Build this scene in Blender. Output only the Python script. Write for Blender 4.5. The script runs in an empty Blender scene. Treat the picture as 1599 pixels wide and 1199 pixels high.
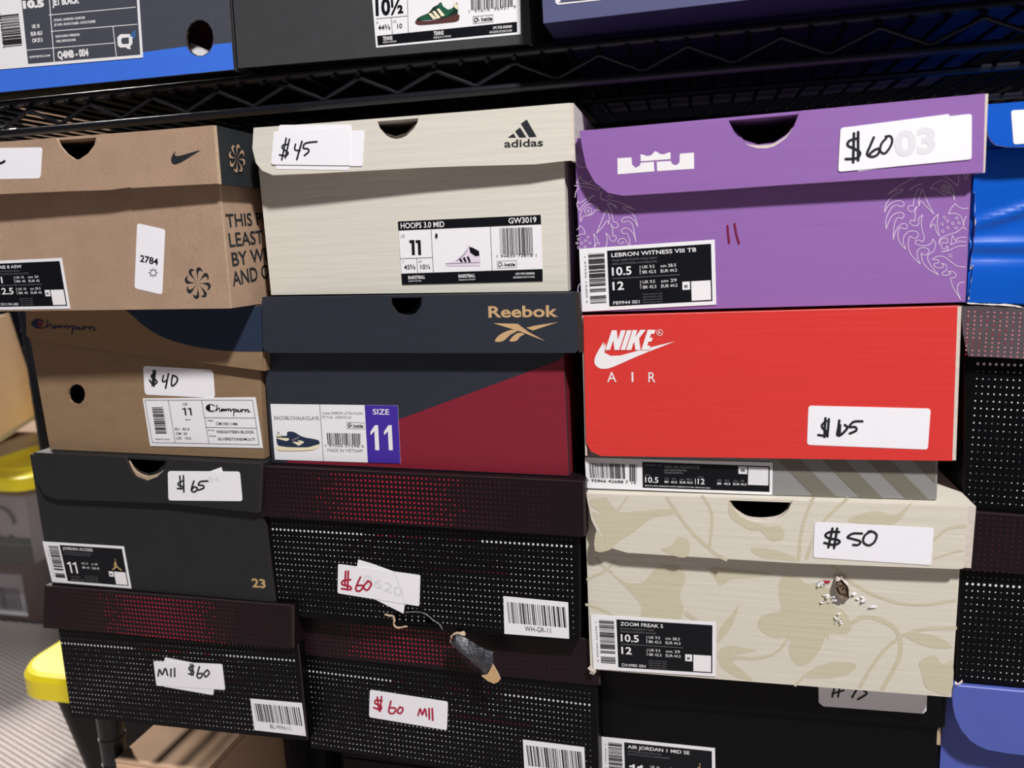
import bpy, math, random
from mathutils import Vector, Matrix
from mathutils.geometry import tessellate_polygon
R_ = math.radians
S = bpy.context.scene
COL = S.collection

# ------------------------------------------------------------------ camera
YAW, PITCH, ROLL, FPX = R_(13.7), R_(10.2), R_(2.3), 1200.0
CAM = Vector((0, -0.46, 0))
cy, sy, cp, sp = math.cos(YAW), math.sin(YAW), math.cos(PITCH), math.sin(PITCH)
fwd = Vector((-sy*cp, cy*cp, -sp)); rt = Vector((cy, sy, 0)); dn = fwd.cross(rt)
cr, sr = math.cos(ROLL), math.sin(ROLL)
cr_r = cr*rt + sr*dn; cr_d = -sr*rt + cr*dn
cam_d = bpy.data.cameras.new('camera'); cam = bpy.data.objects.new('camera', cam_d); COL.objects.link(cam)
cam.matrix_world = Matrix.Translation(CAM) @ Matrix((cr_r, -cr_d, -fwd)).transposed().to_4x4()
cam_d.sensor_width = 36; cam_d.lens = 36*FPX/1599; cam_d.clip_start = .01
cam_d.dof.use_dof = True; cam_d.dof.focus_distance = .49; cam_d.dof.aperture_fstop = 9.0
S.camera = cam

# ------------------------------------------------------------------ light
W = bpy.data.worlds.new('world'); S.world = W; W.use_nodes = True
W.node_tree.nodes['Background'].inputs[0].default_value = (.92, .94, 1, 1)
W.node_tree.nodes['Background'].inputs[1].default_value = .062
def lamp(name, pos, target, size, power, color=(1, 1, 1)):
    l = bpy.data.lights.new(name, 'AREA'); l.shape = 'DISK'; l.size = size; l.energy = power; l.color = color
    o = bpy.data.objects.new(name, l); COL.objects.link(o); o.location = pos
    o.rotation_euler = (Vector(target)-Vector(pos)).to_track_quat('-Z', 'Y').to_euler()
    return o
lamp('ceiling_track_light', (.74, -1.18, 1.52), (-.1, 0, -.1), .17, 66, (1, .975, .95))
lamp('far_fill_light', (-2.7, 1.65, 1.5), (-1.2, .7, -.8), .25, 95, (1, .95, .9))  # added fill: brightens the left carpet and throws the tote's shadow over it
S.view_settings.view_transform = 'Standard'; S.view_settings.look = 'None'
S.view_settings.exposure = 0.0; S.view_settings.gamma = 1; S.view_settings.use_curve_mapping = False

# ------------------------------------------------------------------ materials
def lin(c):
    return tuple(((v/255)/12.92 if v/255 <= .04045 else ((v/255+.055)/1.055)**2.4) for v in c)
MATS = {}
def mat(name, rgb, rough=.6, var=.06, scale=60, stretch=(1, 1, 1), bump=.0, spec=.3, metal=0, coat=0, alpha=None, wear=0):
    if name in MATS: return MATS[name]
    m = bpy.data.materials.new(name); m.use_nodes = True; nt = m.node_tree; N = nt.nodes; L = nt.links
    b = N['Principled BSDF']; c = lin(rgb)
    tc = N.new('ShaderNodeTexCoord'); mp = N.new('ShaderNodeMapping'); mp.inputs['Scale'].default_value = stretch
    L.new(tc.outputs['Object'], mp.inputs['Vector'])
    nz = N.new('ShaderNodeTexNoise'); nz.inputs['Scale'].default_value = scale; nz.inputs['Detail'].default_value = 5
    L.new(mp.outputs[0], nz.inputs['Vector'])
    mx = N.new('ShaderNodeMix'); mx.data_type = 'RGBA'
    mx.inputs[6].default_value = tuple(v*(1-var) for v in c)+(1,)
    mx.inputs[7].default_value = tuple(min(1, v*(1+var)) for v in c)+(1,)
    L.new(nz.outputs['Fac'], mx.inputs[0]); out = mx.outputs[2]
    if wear:
        n2 = N.new('ShaderNodeTexNoise'); n2.inputs['Scale'].default_value = 900; n2.inputs['Detail'].default_value = 2
        L.new(mp.outputs[0], n2.inputs['Vector'])
        m2 = N.new('ShaderNodeMix'); m2.data_type = 'RGBA'; m2.blend_type = 'MULTIPLY'; m2.inputs[0].default_value = wear
        L.new(out, m2.inputs[6]); L.new(n2.outputs['Fac'], m2.inputs[7]); 
        br = N.new('ShaderNodeMix'); br.data_type = 'RGBA'; br.blend_type = 'MULTIPLY'; br.inputs[0].default_value = 1
        g = 1/(1-.5*wear); br.inputs[7].default_value = (g, g, g, 1)
        L.new(m2.outputs[2], br.inputs[6]); out = br.outputs[2]
    L.new(out, b.inputs['Base Color'])
    b.inputs['Roughness'].default_value = rough; b.inputs['Specular IOR Level'].default_value = spec
    b.inputs['Metallic'].default_value = metal; b.inputs['Coat Weight'].default_value = coat
    if bump:
        bp = N.new('ShaderNodeBump'); bp.inputs['Strength'].default_value = bump; bp.inputs['Distance'].default_value = .001
        L.new(nz.outputs['Fac'], bp.inputs['Height']); L.new(bp.outputs[0], b.inputs['Normal'])
    if alpha is not None:
        b.inputs['Transmission Weight'].default_value = alpha; b.inputs['IOR'].default_value = 1.1
    MATS[name] = m; return m
M = dict(
 kraft=mat('kraft_card', (168, 141, 120), .8, .16, 55, (1, 1, 1), .15, .15, wear=.35),
 kraft2=mat('kraft_card_brown', (140, 115, 90), .8, .12, 70, (1, 1, 3), .12, .15, wear=.35),
 kraftraw=mat('raw_kraft_edge', (186, 164, 140), .9, .2, 300, bump=.3, spec=.1),
 dkedge=mat('dark_board_edge', (58, 50, 48), .8, .3, 300, spec=.1),
 dotgrey=mat('crushed_grey_gloss_card', (84, 76, 82), .4, .3, 60, bump=.5, spec=.5),
 viole=mat('violet_edge_highlight', (150, 158, 228), .6, .1, 100, spec=.2),  # highlight along the violet lid's edge put into the colour
 white_raw=mat('raw_white_edge', (206, 196, 188), .9, .15, 300, bump=.3, spec=.1),
 cream=mat('cream_coated_card', (212, 208, 198), .5, .025, 26, (.5, .5, 10), .3, .3),
 navy=mat('navy_coated_card', (42, 46, 57), .5, .15, 60, (1, 1, 4), .15, .35),
 crimson=mat('crimson_print', (128, 30, 48), .5, .06, 60, (1, 1, 6), .12, .35),
 purple=mat('purple_coated_card', (144, 102, 172), .45, .05, 30, (.6, .6, 8), .12, .35),
 red=mat('red_coated_card', (214, 56, 52), .45, .05, 40, (.5, .5, 12), .15, .35),
 grey=mat('grey_coated_card', (134, 134, 134), .5, .05, 60, spec=.3),
 olive=mat('olive_grey_print', (112, 109, 99), .5, .05, 60, spec=.3),
 floral=mat('ivory_coated_card', (213, 207, 194), .5, .04, 40, (.5, .5, 10), .25, .35),
 floralp=mat('khaki_pattern_print', (199, 192, 168), .5, .04, 40, (.5, .5, 10), .25, .35),
 blue=mat('blue_gloss_card', (0, 86, 194), .38, .08, 25, (1, 1, 3), .2, .35),
 violet=mat('violet_blue_card', (80, 95, 176), .5, .05, 30, bump=.1, spec=.3),
 black=mat('black_matt_card', (36, 37, 40), .55, .1, 60, bump=.12, spec=.25),
 dotblack=mat('black_gloss_card', (7, 7, 10), .42, .15, 30, bump=.2, spec=.11),
 dotwine=mat('black_wine_card', (28, 17, 22), .42, .15, 30, bump=.2, spec=.16),
 jblack=mat('black_satin_card', (6, 7, 11), .42, .15, 30, bump=.1, spec=.12),
 qgrey=mat('slate_grey_card', (70, 73, 84), .5, .06, 60, bump=.1, spec=.4),
 qblue=mat('cobalt_print', (62, 116, 228), .5, .05, 40, (1, 1, 6), .1, .35),
 tblack=mat('charcoal_card', (62, 63, 66), .42, .1, 90, bump=.35, spec=.5),
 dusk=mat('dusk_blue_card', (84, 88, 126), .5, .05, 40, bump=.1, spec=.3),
 duskshade=mat('shaded_dusk_card', (40, 36, 70), .6, .05, 40, spec=.2),  # dusk card again, with the underside's shade put into its colour
 paper=mat('white_label_paper', (236, 235, 240), .45, .02, 40, bump=.05, spec=.4),
 paper2=mat('white_sticker_paper', (240, 239, 246), .5, .02, 60, bump=.1, spec=.3),
 ink=mat('black_ink', (13, 15, 22), .45, .1, 60, spec=.2),
 inkg=mat('grey_ink', (110, 110, 116), .5, .1, 60, spec=.3),
 inkl=mat('pale_grey_ink', (222, 221, 227), .5, .02, 60, spec=.3),
 inkw=mat('white_ink', (236, 234, 238), .5, .03, 60, spec=.3),
 inkc=mat('pale_lilac_line_ink', (216, 198, 226), .5, .03, 60, spec=.3),
 marker=mat('black_marker_ink', (34, 36, 40), .5, .3, 90, spec=.2),
 rmarker=mat('red_marker_ink', (170, 28, 58), .5, .2, 90, spec=.2),
 dmarker=mat('dark_red_marker_ink', (120, 24, 60), .5, .2, 90, spec=.2),
 gold=mat('gold_print', (186, 158, 108), .45, .1, 60, spec=.4),
 tan=mat('tan_print', (200, 164, 122), .6, .12, 90, spec=.2),
 dkprint=mat('charcoal_print', (38, 42, 46), .6, .1, 60, spec=.2),
 navyp=mat('navy_print', (38, 50, 72), .7, .08, 60, spec=.2),
 plum=mat('plum_print', (104, 52, 72), .7, .08, 60, spec=.2),
 violabel=mat('violet_label_print', (66, 44, 158), .45, .04, 60, spec=.35),
 green=mat('green_print', (28, 86, 62), .5, .1, 60, spec=.3),
 dkgreen=mat('dark_green_print', (18, 44, 36), .5, .1, 60, spec=.3),
 brownsole=mat('brown_print', (84, 50, 50), .5, .1, 60, spec=.3),
 creamp=mat('cream_print', (236, 226, 196), .5, .05, 60, spec=.3),
 lilac=mat('pale_lilac_print', (222, 210, 226), .5, .05, 60, spec=.3),
 sky=mat('blue_ink', (60, 116, 190), .5, .05, 60, spec=.3),
 dw=mat('dot_white', (220, 222, 224), .5, .1, 60), dm=mat('dot_grey', (120, 122, 128), .5, .1, 60),
 dr=mat('dot_red', (172, 38, 54), .5, .1, 60), dq=mat('dot_dim_red', (88, 32, 44), .5, .1, 60),
 dp=mat('dot_pink', (214, 130, 140), .5, .1, 60),
 wire=mat('black_epoxy_wire', (20, 21, 29), .38, .2, 80, bump=.1, spec=.4),
 deckshade=mat('shaded_deck_black', (9, 9, 14), .6, .2, 80, spec=.12),  # wire colour darkened to hold the shade beneath the top row
 yellow=mat('yellow_plastic', (250, 228, 40), .4, .03, 30, spec=.4),
 btote=mat('black_plastic', (9, 9, 12), .5, .1, 30, spec=.15),
 clear=mat('clear_plastic', (225, 220, 222), .15, .02, 10, spec=.4, alpha=.9),
 carton=mat('tan_corrugated_card', (222, 186, 156), .85, .08, 40, bump=.1, spec=.1),
 cartonshade=mat('shaded_corrugated_card', (150, 128, 112), .85, .08, 40, bump=.1, spec=.1),  # darker copy of the tan card, shade put into its colour
 carton3=mat('dark_brown_card', (118, 84, 66), .8, .08, 40, spec=.1),
 tape=mat('clear_packing_tape', (170, 155, 148), .2, .08, 40, bump=.5, spec=.6),
 mauve=mat('mauve_card', (110, 92, 104), .7, .1, 40, spec=.2),
 wall=mat('shade_black_wall', (6, 6, 14), .95, .2, 10, spec=.05),  # darkness behind the shelf is put into the wall colour
 pit=mat('torn_brown_pulp', (122, 104, 90), .95, .45, 400, bump=1, spec=.05),
 flap=mat('creased_black_foil', (52, 54, 62), .35, .9, 120, (1, 1, 6), 1.0, .6),
 maroonshade=mat('shaded_maroon_card', (16, 5, 12), .6, .2, 40, spec=.15),  # maroon taken near black for the deep shade beneath the rack
 maroon=mat('dark_red_card', (60, 10, 28), .5, .1, 40, spec=.3),
)
def carpet():
    m = bpy.data.materials.new('ribbed_grey_carpet'); m.use_nodes = True; nt = m.node_tree; N = nt.nodes; L = nt.links
    b = N['Principled BSDF']; b.inputs['Roughness'].default_value = .95; b.inputs['Specular IOR Level'].default_value = .05
    tc = N.new('ShaderNodeTexCoord'); mp = N.new('ShaderNodeMapping'); mp.inputs['Rotation'].default_value = (0, 0, R_(-71.2))
    L.new(tc.outputs['Object'], mp.inputs[0])
    w = N.new('ShaderNodeTexWave'); w.inputs['Scale'].default_value = 33; w.inputs['Distortion'].default_value = .6
    w.inputs['Detail'].default_value = 3; w.inputs['Detail Scale'].default_value = 3; L.new(mp.outputs[0], w.inputs[0])
    n = N.new('ShaderNodeTexNoise'); n.inputs['Scale'].default_value = 260; L.new(tc.outputs['Object'], n.inputs[0])
    r = N.new('ShaderNodeValToRGB'); r.color_ramp.elements[0].position = .15; r.color_ramp.elements[1].position = .7
    r.color_ramp.elements[0].color = lin((158, 149, 147))+(1,); r.color_ramp.elements[1].color = lin((218, 207, 203))+(1,)
    L.new(w.outputs['Fac'], r.inputs[0])
    mx = N.new('ShaderNodeMix'); mx.data_type = 'RGBA'; mx.blend_type = 'OVERLAY'; mx.inputs[0].default_value = .35
    L.new(r.outputs[0], mx.inputs[6]); L.new(n.outputs['Fac'], mx.inputs[7]); L.new(mx.outputs[2], b.inputs['Base Color'])
    bp = N.new('ShaderNodeBump'); bp.inputs['Distance'].default_value = .002; bp.inputs['Strength'].default_value = .35
    L.new(w.outputs['Fac'], bp.inputs['Height']); L.new(bp.outputs[0], b.inputs['Normal'])
    return m
M['carpet'] = carpet()

# ------------------------------------------------------------------ helpers
def root(name, label, cat, loc, group=None):
    o = bpy.data.objects.new(name, None); COL.objects.link(o); o.location = loc; o.empty_display_size = .02
    o['label'] = label; o['category'] = cat
    if group: o['group'] = group
    return o
class G:
    """collects verts / faces with materials; built as one mesh"""
    def __init__(s): s.v = []; s.f = []; s.m = []; s.mats = []
    def mi(s, m):
        m = M[m] if isinstance(m, str) else m
        if m not in s.mats: s.mats.append(m)
        return s.mats.index(m)
    def add(s, vs, fs, m):
        k = len(s.v); s.v += [Vector(v) for v in vs]; i = s.mi(m)
        for f in fs: s.f.append([a+k for a in f]); s.m.append(i)
    def hexa(s, p, m):            # p: 4 bottom pts, 4 top pts
        s.add(p, [(3, 2, 1, 0), (4, 5, 6, 7), (0, 1, 5, 4), (1, 2, 6, 5), (2, 3, 7, 6), (3, 0, 4, 7)], m)
    def box(s, lo, hi, m):
        (a, b, c), (d, e, f) = lo, hi
        s.hexa([(a, b, c), (d, b, c), (d, e, c), (a, e, c), (a, b, f), (d, b, f), (d, e, f), (a, e, f)], m)
    def tube(s, pts, r, m, n=8, cap=True):
        pts = [Vector(p) for p in pts]; vs = []; fs = []
        for i, p in enumerate(pts):
            t = ((pts[min(i+1, len(pts)-1)]-pts[max(i-1, 0)])).normalized()
            a = t.orthogonal().normalized() if i == 0 else (a-t*a.dot(t)).normalized()
            b = t.cross(a)
            for k in range(n):
                an = 2*math.pi*k/n; vs.append(p+(a*math.cos(an)+b*math.sin(an))*r)
        for i in range(len(pts)-1):
            for k in range(n):
                k2 = (k+1) % n; fs.append((i*n+k, i*n+k2, (i+1)*n+k2, (i+1)*n+k))
        if cap: fs.append(tuple(range(n-1, -1, -1))); fs.append(tuple((len(pts)-1)*n+k for k in range(n)))
        s.add(vs, fs, m)
    def build(s, name, parent=None, kind=None, label=None, bevel=0, smooth=False):
        me = bpy.data.meshes.new(name); off = parent_loc(parent)
        me.from_pydata([v-off for v in s.v], [], s.f)
        for m in s.mats: me.materials.append(m)
        me.polygons.foreach_set('material_index', s.m)
        if smooth: me.polygons.foreach_set('use_smooth', [True]*len(s.m))
        me.update()
        o = bpy.data.objects.new(name, me); COL.objects.link(o)
        if parent: o.parent = parent
        if kind: o['kind'] = kind
        if label: o['label'] = label
        if bevel:
            b = o.modifiers.new('bevel', 'BEVEL'); b.width = bevel; b.segments = 2; b.limit_method = 'ANGLE'
        return o
def parent_loc(p):
    v = Vector((0, 0, 0))
    while p: v += p.location; p = p.parent
    return v
def zc(ox, oy, s):
    def f(*pts): return [(ox+x/s, oy+y/s) for x, y in pts]
    return f
Z1 = zc(0, 0, 4); Z2 = zc(360, 0, 4); Z3 = zc(720, 0, 4); Z4 = zc(1100, 0, 3.197); Z5 = zc(0, 270, 3.807)
A1 = zc(0, 470, 3.807); A2 = zc(400, 440, 3.075); A3 = zc(900, 470, 2.579)
A5 = zc(0, 690, 2.356); A6 = zc(400, 710, 2.452); A7 = zc(900, 740, 2.498)
B1 = zc(0, 0, 6.6625); B2 = zc(570, 0, 5.71); B4 = zc(610, 330, 6.15); B5 = zc(410, 620, 6.952); B7 = zc(910, 710, 5.158)
C1 = zc(60, 840, 9.99); C3 = zc(220, 570, 7.995); C4 = zc(1360, 260, 5.45); C5 = zc(890, 240, 7.49); C6 = zc(560, 940, 6.15)
C8 = zc(210, 340, 7.614)
def pj(P):
    v = P-CAM; z = v.dot(fwd); return (800+FPX*v.dot(cr_r)/z, 600+FPX*v.dot(cr_d)/z)
class Face:
    """an upright plane in the room; photo measurements are turned into metres on it"""
    def __init__(s, X, Y, yaw=0):
        s.O = Vector((X, Y, 0)); a = R_(yaw)
        s.u = Vector((math.cos(a), math.sin(a), 0)); s.n = Vector((-math.sin(a), math.cos(a), 0))
    def ab(s, p):
        x, y = p; d = cr_r*((x-800)/FPX)+cr_d*((y-600)/FPX)+fwd
        t = s.n.dot(s.O-CAM)/s.n.dot(d); q = CAM+d*t-s.O
        return (q.dot(s.u), q.z)
    def w(s, ab, out=0): return s.O+s.u*ab[0]+Vector((0, 0, ab[1]))-s.n*out
    def p(s, px, out=0): return s.w(s.ab(px), out)
def tess(loops):
    L = [[Vector((a, b, 0)) for a, b in l] for l in loops]
    tr = tessellate_polygon(L); flat = [p for l in loops for p in l]; out = []
    for t in tr:
        (ax, ay), (bx, by), (cx, cy_) = (flat[i] for i in t)
        ar = (bx-ax)*(cy_-ay)-(cx-ax)*(by-ay)
        if abs(ar) < 1e-12: continue
        out.append(tuple(t) if ar > 0 else tuple(reversed(t)))
    return flat, out
def panel(g, face, loops, out, th, m, em=None, px=True):
    """sheet with the outline loops (px), front at `out`, thickness th"""
    if px: loops = [[face.ab(p) for p in l] for l in loops]
    flat, tr = tess(loops); n = len(flat)
    g.add([face.w(p, out) for p in flat], tr, m)
    g.add([face.w(p, out-th) for p in flat], [tuple(reversed(t)) for t in tr], em or m)
    k = 0
    for l in loops:
        ln = len(l); ar = sum(l[i][0]*l[(i+1) % ln][1]-l[(i+1) % ln][0]*l[i][1] for i in range(ln))
        vs = [face.w(p, out) for p in l]+[face.w(p, out-th) for p in l]; fs = []
        for i in range(ln):
            j = (i+1) % ln; q = (i, j, j+ln, i+ln); fs.append(tuple(reversed(q)) if ar > 0 else q)
        g.add(vs, fs, em or m)
def smooth(pts, n=5, closed=False):
    P = [Vector(p) for p in pts]; N_ = len(P); out = []
    if N_ < 3: return [tuple(p) for p in P]
    for i in range(N_ if closed else N_-1):
        g = (lambda j: P[j % N_]) if closed else (lambda j: P[min(max(j, 0), N_-1)])
        p0, p1, p2, p3 = g(i-1), g(i), g(i+1), g(i+2)
        for k in range(n):
            t = k/n
            out.append(tuple(.5*((2*p1)+(p2-p0)*t+(2*p0-5*p1+4*p2-p3)*t*t+(3*p1-p0-3*p2+p3)*t**3)))
    if not closed: out.append(tuple(P[-1]))
    return out
TXT = {}
def text_mesh(s, bold=0, shear=0, space=1):
    k = (s, bold, shear, space)
    if k in TXT: return TXT[k]
    c = bpy.data.curves.new('t', 'FONT'); c.body = s; c.resolution_u = 3; c.offset = bold; c.shear = shear; c.space_character = space
    o = bpy.data.objects.new('t', c); COL.objects.link(o)
    me = o.to_mesh(); vs = [(v.co.x, v.co.y) for v in me.vertices]; fs = [tuple(p.vertices) for p in me.polygons]
    o.to_mesh_clear(); COL.objects.unlink(o); bpy.data.objects.remove(o); bpy.data.curves.remove(c)
    TXT[k] = (vs, fs); return TXT[k]
CAPH = max(v[1] for v in text_mesh('H')[0])
class Print(G):
    """flat print on a face: layers a tenth of a millimetre apart"""
    def __init__(s, face, base=.0003): super().__init__(); s.face = face; s.base = base; s.cnt = 0
    def lay(s, k, step=True):
        if step: s.cnt += 1
        return s.base+.000035*k+s.cnt*1.2e-6
    def poly(s, pts, m, k=1, holes=()):
        loops = [[s.face.ab(p) for p in l] for l in [pts]+list(holes)]
        flat, tr = tess(loops); O = s.lay(k); s.add([s.face.w(p, O) for p in flat], tr, m)
    def line(s, p0, p1, w, m, k=2): s.stroke([p0, p1], w, m, k, False)
    def stroke(s, pts, w, m, k=2, sm=True, closed=False, n=4):
        if m in ('marker', 'rmarker'): w *= 1.25
        if sm and len(pts) > 2: pts = smooth(pts, n, closed)
        if closed: pts = pts+[pts[0]]
        P = [Vector(p) for p in pts]; vs = []; fs = []; h = w/2
        for i, p in enumerate(P):
            a = P[min(i+1, len(P)-1)]-P[max(i-1, 0)]
            if closed and i in (0, len(P)-1): a = P[1]-P[-2]
            if a.length < 1e-6: a = Vector((1, 0))
            a.normalize(); nn = Vector((-a.y, a.x))
            if i == 0 and not closed: p = p-a*h*.5
            if i == len(P)-1 and not closed: p = p+a*h*.5
            vs += [p+nn*h, p-nn*h]
        for i in range(len(P)-1): fs.append((2*i, 2*i+1, 2*i+3, 2*i+2))
        O = s.lay(k); s.add([s.face.p(v, O) for v in vs], fs, m)
        if w > 2.2 and not closed:
            for c in (P[0], P[-1]): s.disc(c, h, m, k, 8)
    def disc(s, c, r, m, k=1, n=10, ry=None):
        s.poly([(c[0]+r*math.cos(2*math.pi*i/n), c[1]+(ry or r)*math.sin(2*math.pi*i/n)) for i in range(n)], m, k)
    def ring(s, c, r, w, m, k=1): s.stroke([(c[0]+r*math.cos(.7*i), c[1]+r*math.sin(.7*i)) for i in range(9)], w, m, k, True, True, 2)
    def text(s, t, p0, p1, h, m, k=2, bold=0, shear=0, space=1):
        vs, fs = text_mesh(t, bold, shear, space)
        if not vs: return
        a = Vector(s.face.ab(p0)); b = Vector(s.face.ab(p1)); ex = b-a; L_ = ex.length; ex.normalize(); ey = Vector((-ex.y, ex.x))
        x0 = min(v[0] for v in vs); x1 = max(v[0] for v in vs)
        A_ = (a+b)/2; pa = pj(s.face.w(A_)); pb = pj(s.face.w(A_+ey*.002))
        hs = h*.002/math.hypot(pb[0]-pa[0], pb[1]-pa[1])
        kx = L_/(x1-x0); ky = hs/CAPH; O = s.lay(k)
        s.add([s.face.w(a+ex*((v[0]-x0)*kx)+ey*(v[1]*ky), O) for v in vs], fs, m)
    def quad(s, q, m, k=1): s.poly(q, m, k)
    def bars(s, q, n, m, k=2, seed=1, along='u', fill=.55):
        """barcode in the px quad TL TR BR BL"""
        rnd = random.Random(seed); x = 0.; B = bil(q)
        ws = [rnd.choice((1, 1, 2, 3)) for _ in range(2*n)]; T_ = sum(ws)
        for i, w_ in enumerate(ws):
            a, b = x/T_, (x+w_)/T_; x += w_
            if i % 2: continue
            pts = [B(a, 0), B(b, 0), B(b, 1), B(a, 1)] if along == 'u' else [B(0, a), B(1, a), B(1, b), B(0, b)]
            s.poly(pts, m, k)
def clip_right(P, xm):
    out = []
    for i, b in enumerate(P):
        a = P[i-1]
        if (a[0] > xm) != (b[0] > xm):
            t = (xm-a[0])/(b[0]-a[0]); out.append((xm, a[1]+t*(b[1]-a[1])))
        if b[0] <= xm: out.append(b)
    return out if len(out) > 2 else None
def ones(p, B, u0, u1, v0, v1, m, k):
    w = (u1-u0)*.40
    for x in (u0, u0+(u1-u0)*.58):
        f = lambda a, b: B(x+w*a, v0+(v1-v0)*b)
        p.poly([f(0, .24), f(0, .12), f(.5, .08), f(.66, 0), f(1, 0), f(1, 1), f(.58, 1), f(.58, .2)], m, k)
def bil(q):
    (a, b, c, d) = [Vector(p) for p in q]
    return lambda u, v: tuple((a*(1-u)+b*u)*(1-v)+(d*(1-u)+c*u)*v)
def rrect(q, r=.08, n=4):
    """rounded px quad; r in px"""
    P = [Vector(p) for p in q]; out = []
    for i in range(4):
        p, a, b = P[i], P[i-1], P[(i+1) % 4]
        da = (a-p).normalized()*r; db = (b-p).normalized()*r
        for k in range(n+1):
            t = k/n; out.append(tuple(p+da*(1-t)**2+db*t**2))
    return out
def slab(g, A, B, C_, D, off, m):
    g.hexa([A, B, C_, D, A+off, B+off, C_+off, D+off], m)

def crescent(face, arc, lift, m, parent, out=-.0017):
    """inner board showing inside a finger notch; lift: px each arc point is raised"""
    a = smooth(arc, 3); n = len(a)
    up = []
    for i, q in enumerate(a):
        t = i/(n-1); k = lift*math.sin(math.pi*t)**.8; up.append((q[0]-k*.15, q[1]-k))
    g = G(); panel(g, face, [a+up[1:-1][::-1]], out, .0012, m); g.build('inner_rim', parent, label='pale inner board edge inside the finger notch')
class Shoebox:
    def __init__(s, label, face, lidface, body, lid, bm, lm, em, depth=.32, bodyholes=(), corners=None, lidc=None,
                 side=None, lidside=None, name='shoe_box', group=None, under=None, gap=.0022, lidw=(0, 0), leftwall=True, bot=None):
        """body: px outline of the front wall (None = taken from corners); corners: TL TR BR BL px; lid: px outline, lidc: TL TR BR BL px"""
        s.face, s.lf = face, lidface
        c = [Vector(face.ab(p)) for p in corners]
        lc = [Vector(lidface.ab(p)) for p in lidc] if lid else None
        if lid: lid = [Vector(lidface.ab(p)) for p in lid]
        if under:      # rest exactly beneath the box above
            q0, q1 = under.p[3], under.p[2]
            def cl(fc, v):
                x = fc.w(v).x; z = q0.z+(q1.z-q0.z)*max(-.02, min(1.02, (x-q0.x)/(q1.x-q0.x)))-.0006
                if v.y > z: v.y = z
            for v in lc[:2]: cl(lidface, v)
            for v in lid: cl(lidface, v)
        base = face.w(((c[2].x+c[3].x)/2, min(c[2].y, c[3].y))) + Vector((0, depth/2, 0))
        s.root = root(name, label, 'shoe box', base, group)
        # body
        top = [None, None]
        if lid:
            top = (lc[0].y-.003, lc[1].y-.003)
        else: top = (c[0].y, c[1].y)
        xs0 = c[0].x+(c[3].x-c[0].x)*((c[0].y-top[0])/(c[0].y-c[3].y)) if lid else c[0].x
        xs1 = c[1].x+(c[2].x-c[1].x)*((c[1].y-top[1])/(c[1].y-c[2].y)) if lid else c[1].x
        c4 = [Vector((xs0, top[0])), Vector((xs1, top[1])), c[2], c[3]]
        g = G()
        loops = [[tuple(v) for v in (body(c4, face) if body else c4)]]+[[face.ab(p) for p in h] for h in bodyholes]
        panel(g, face, loops, 0, .002, bm, em, px=False)
        dv = Vector((0, depth, 0)); W_ = face.w; t = .002; sm = side or bm
        inn = face.n*t
        p = [W_(v) for v in c4]
        slab(g, p[3]+inn, p[0]+inn, p[0]+dv, p[3]+dv, face.u*t, sm)              # left side
        slab(g, p[2]+dv, p[1]+dv, p[1]+inn, p[2]+inn, -face.u*t, sm)             # right side
        slab(g, p[3]+dv, p[0]+dv, p[1]+dv, p[2]+dv, -inn, sm)                    # back
        up = Vector((0, 0, t)); e = face.u*t
        slab(g, p[3]+inn+e, p[3]+dv-inn+e, p[2]+dv-inn-e, p[2]+inn-e, up, bot or sm)    # bottom
        s.body = g.build('box_body', s.root)
        s.p = p; s.dv = dv; s.c4 = c4
        # lid
        if lid:
            g = G(); th = .0016
            panel(g, lidface, [[tuple(v) for v in lid]], 0, th, lm, em, px=False)
            f0, f1 = lidface.w(lc[0], -th), lidface.w(lc[1], -th)
            zt = Vector((0, 0, -th))
            gx = face.u*gap; bb = [p[0]-gx+dv+face.n*gap, p[1]+gx+dv+face.n*gap]
            bb[0].z = f0.z; bb[1].z = f1.z
            ls = lidside or lm
            slab(g, f0, f1, bb[1], bb[0], zt, lm)
            h0 = max(lc[0].y-lc[3].y, .02); h1 = max(lc[1].y-lc[2].y, .02)
            d0, d1 = Vector((0, 0, -h0)), Vector((0, 0, -h1))
            f1b = lidface.w(lc[2], -th); f0b = lidface.w(lc[3], -th)
            e1 = (bb[1]-f1).normalized(); 
            lw, rw = lidw
            # side walls, slightly outside the front flap so that their raw folded edge shows
            o1 = lidface.u*(.0014+rw); o0 = -lidface.u*(.0004+lw)
            for (fa, fb, back, dd, o) in ((f1, f1b, bb[1], d1, o1), (f0, f0b if lw else Vector((f0.x, f0.y, f0b.z)), bb[0], d0, o0)):
                if dd is d0 and not leftwall: continue
                bk = back+dd*.98; sgn = 1 if o is o1 else -1
                q = [fa, fb, bk, back]
                if sgn < 0: q = [back, bk, fb, fa]
                slab(g, *q, o, ls)
                # raw edge facing forward
                A, B = fa-lidface.n*.0004, fb-lidface.n*.0004
                qq = [A, A+o, B+o, B] if sgn > 0 else [A+o, A, B, B+o]
                g.add(qq, [(0, 1, 2, 3)], em)
            slab(g, bb[0], bb[0]+d0*.98, bb[1]+d1*.98, bb[1], face.n*.0015, ls)
            s.lid = g.build('box_lid', s.root)
            s.lc = lc
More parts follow.
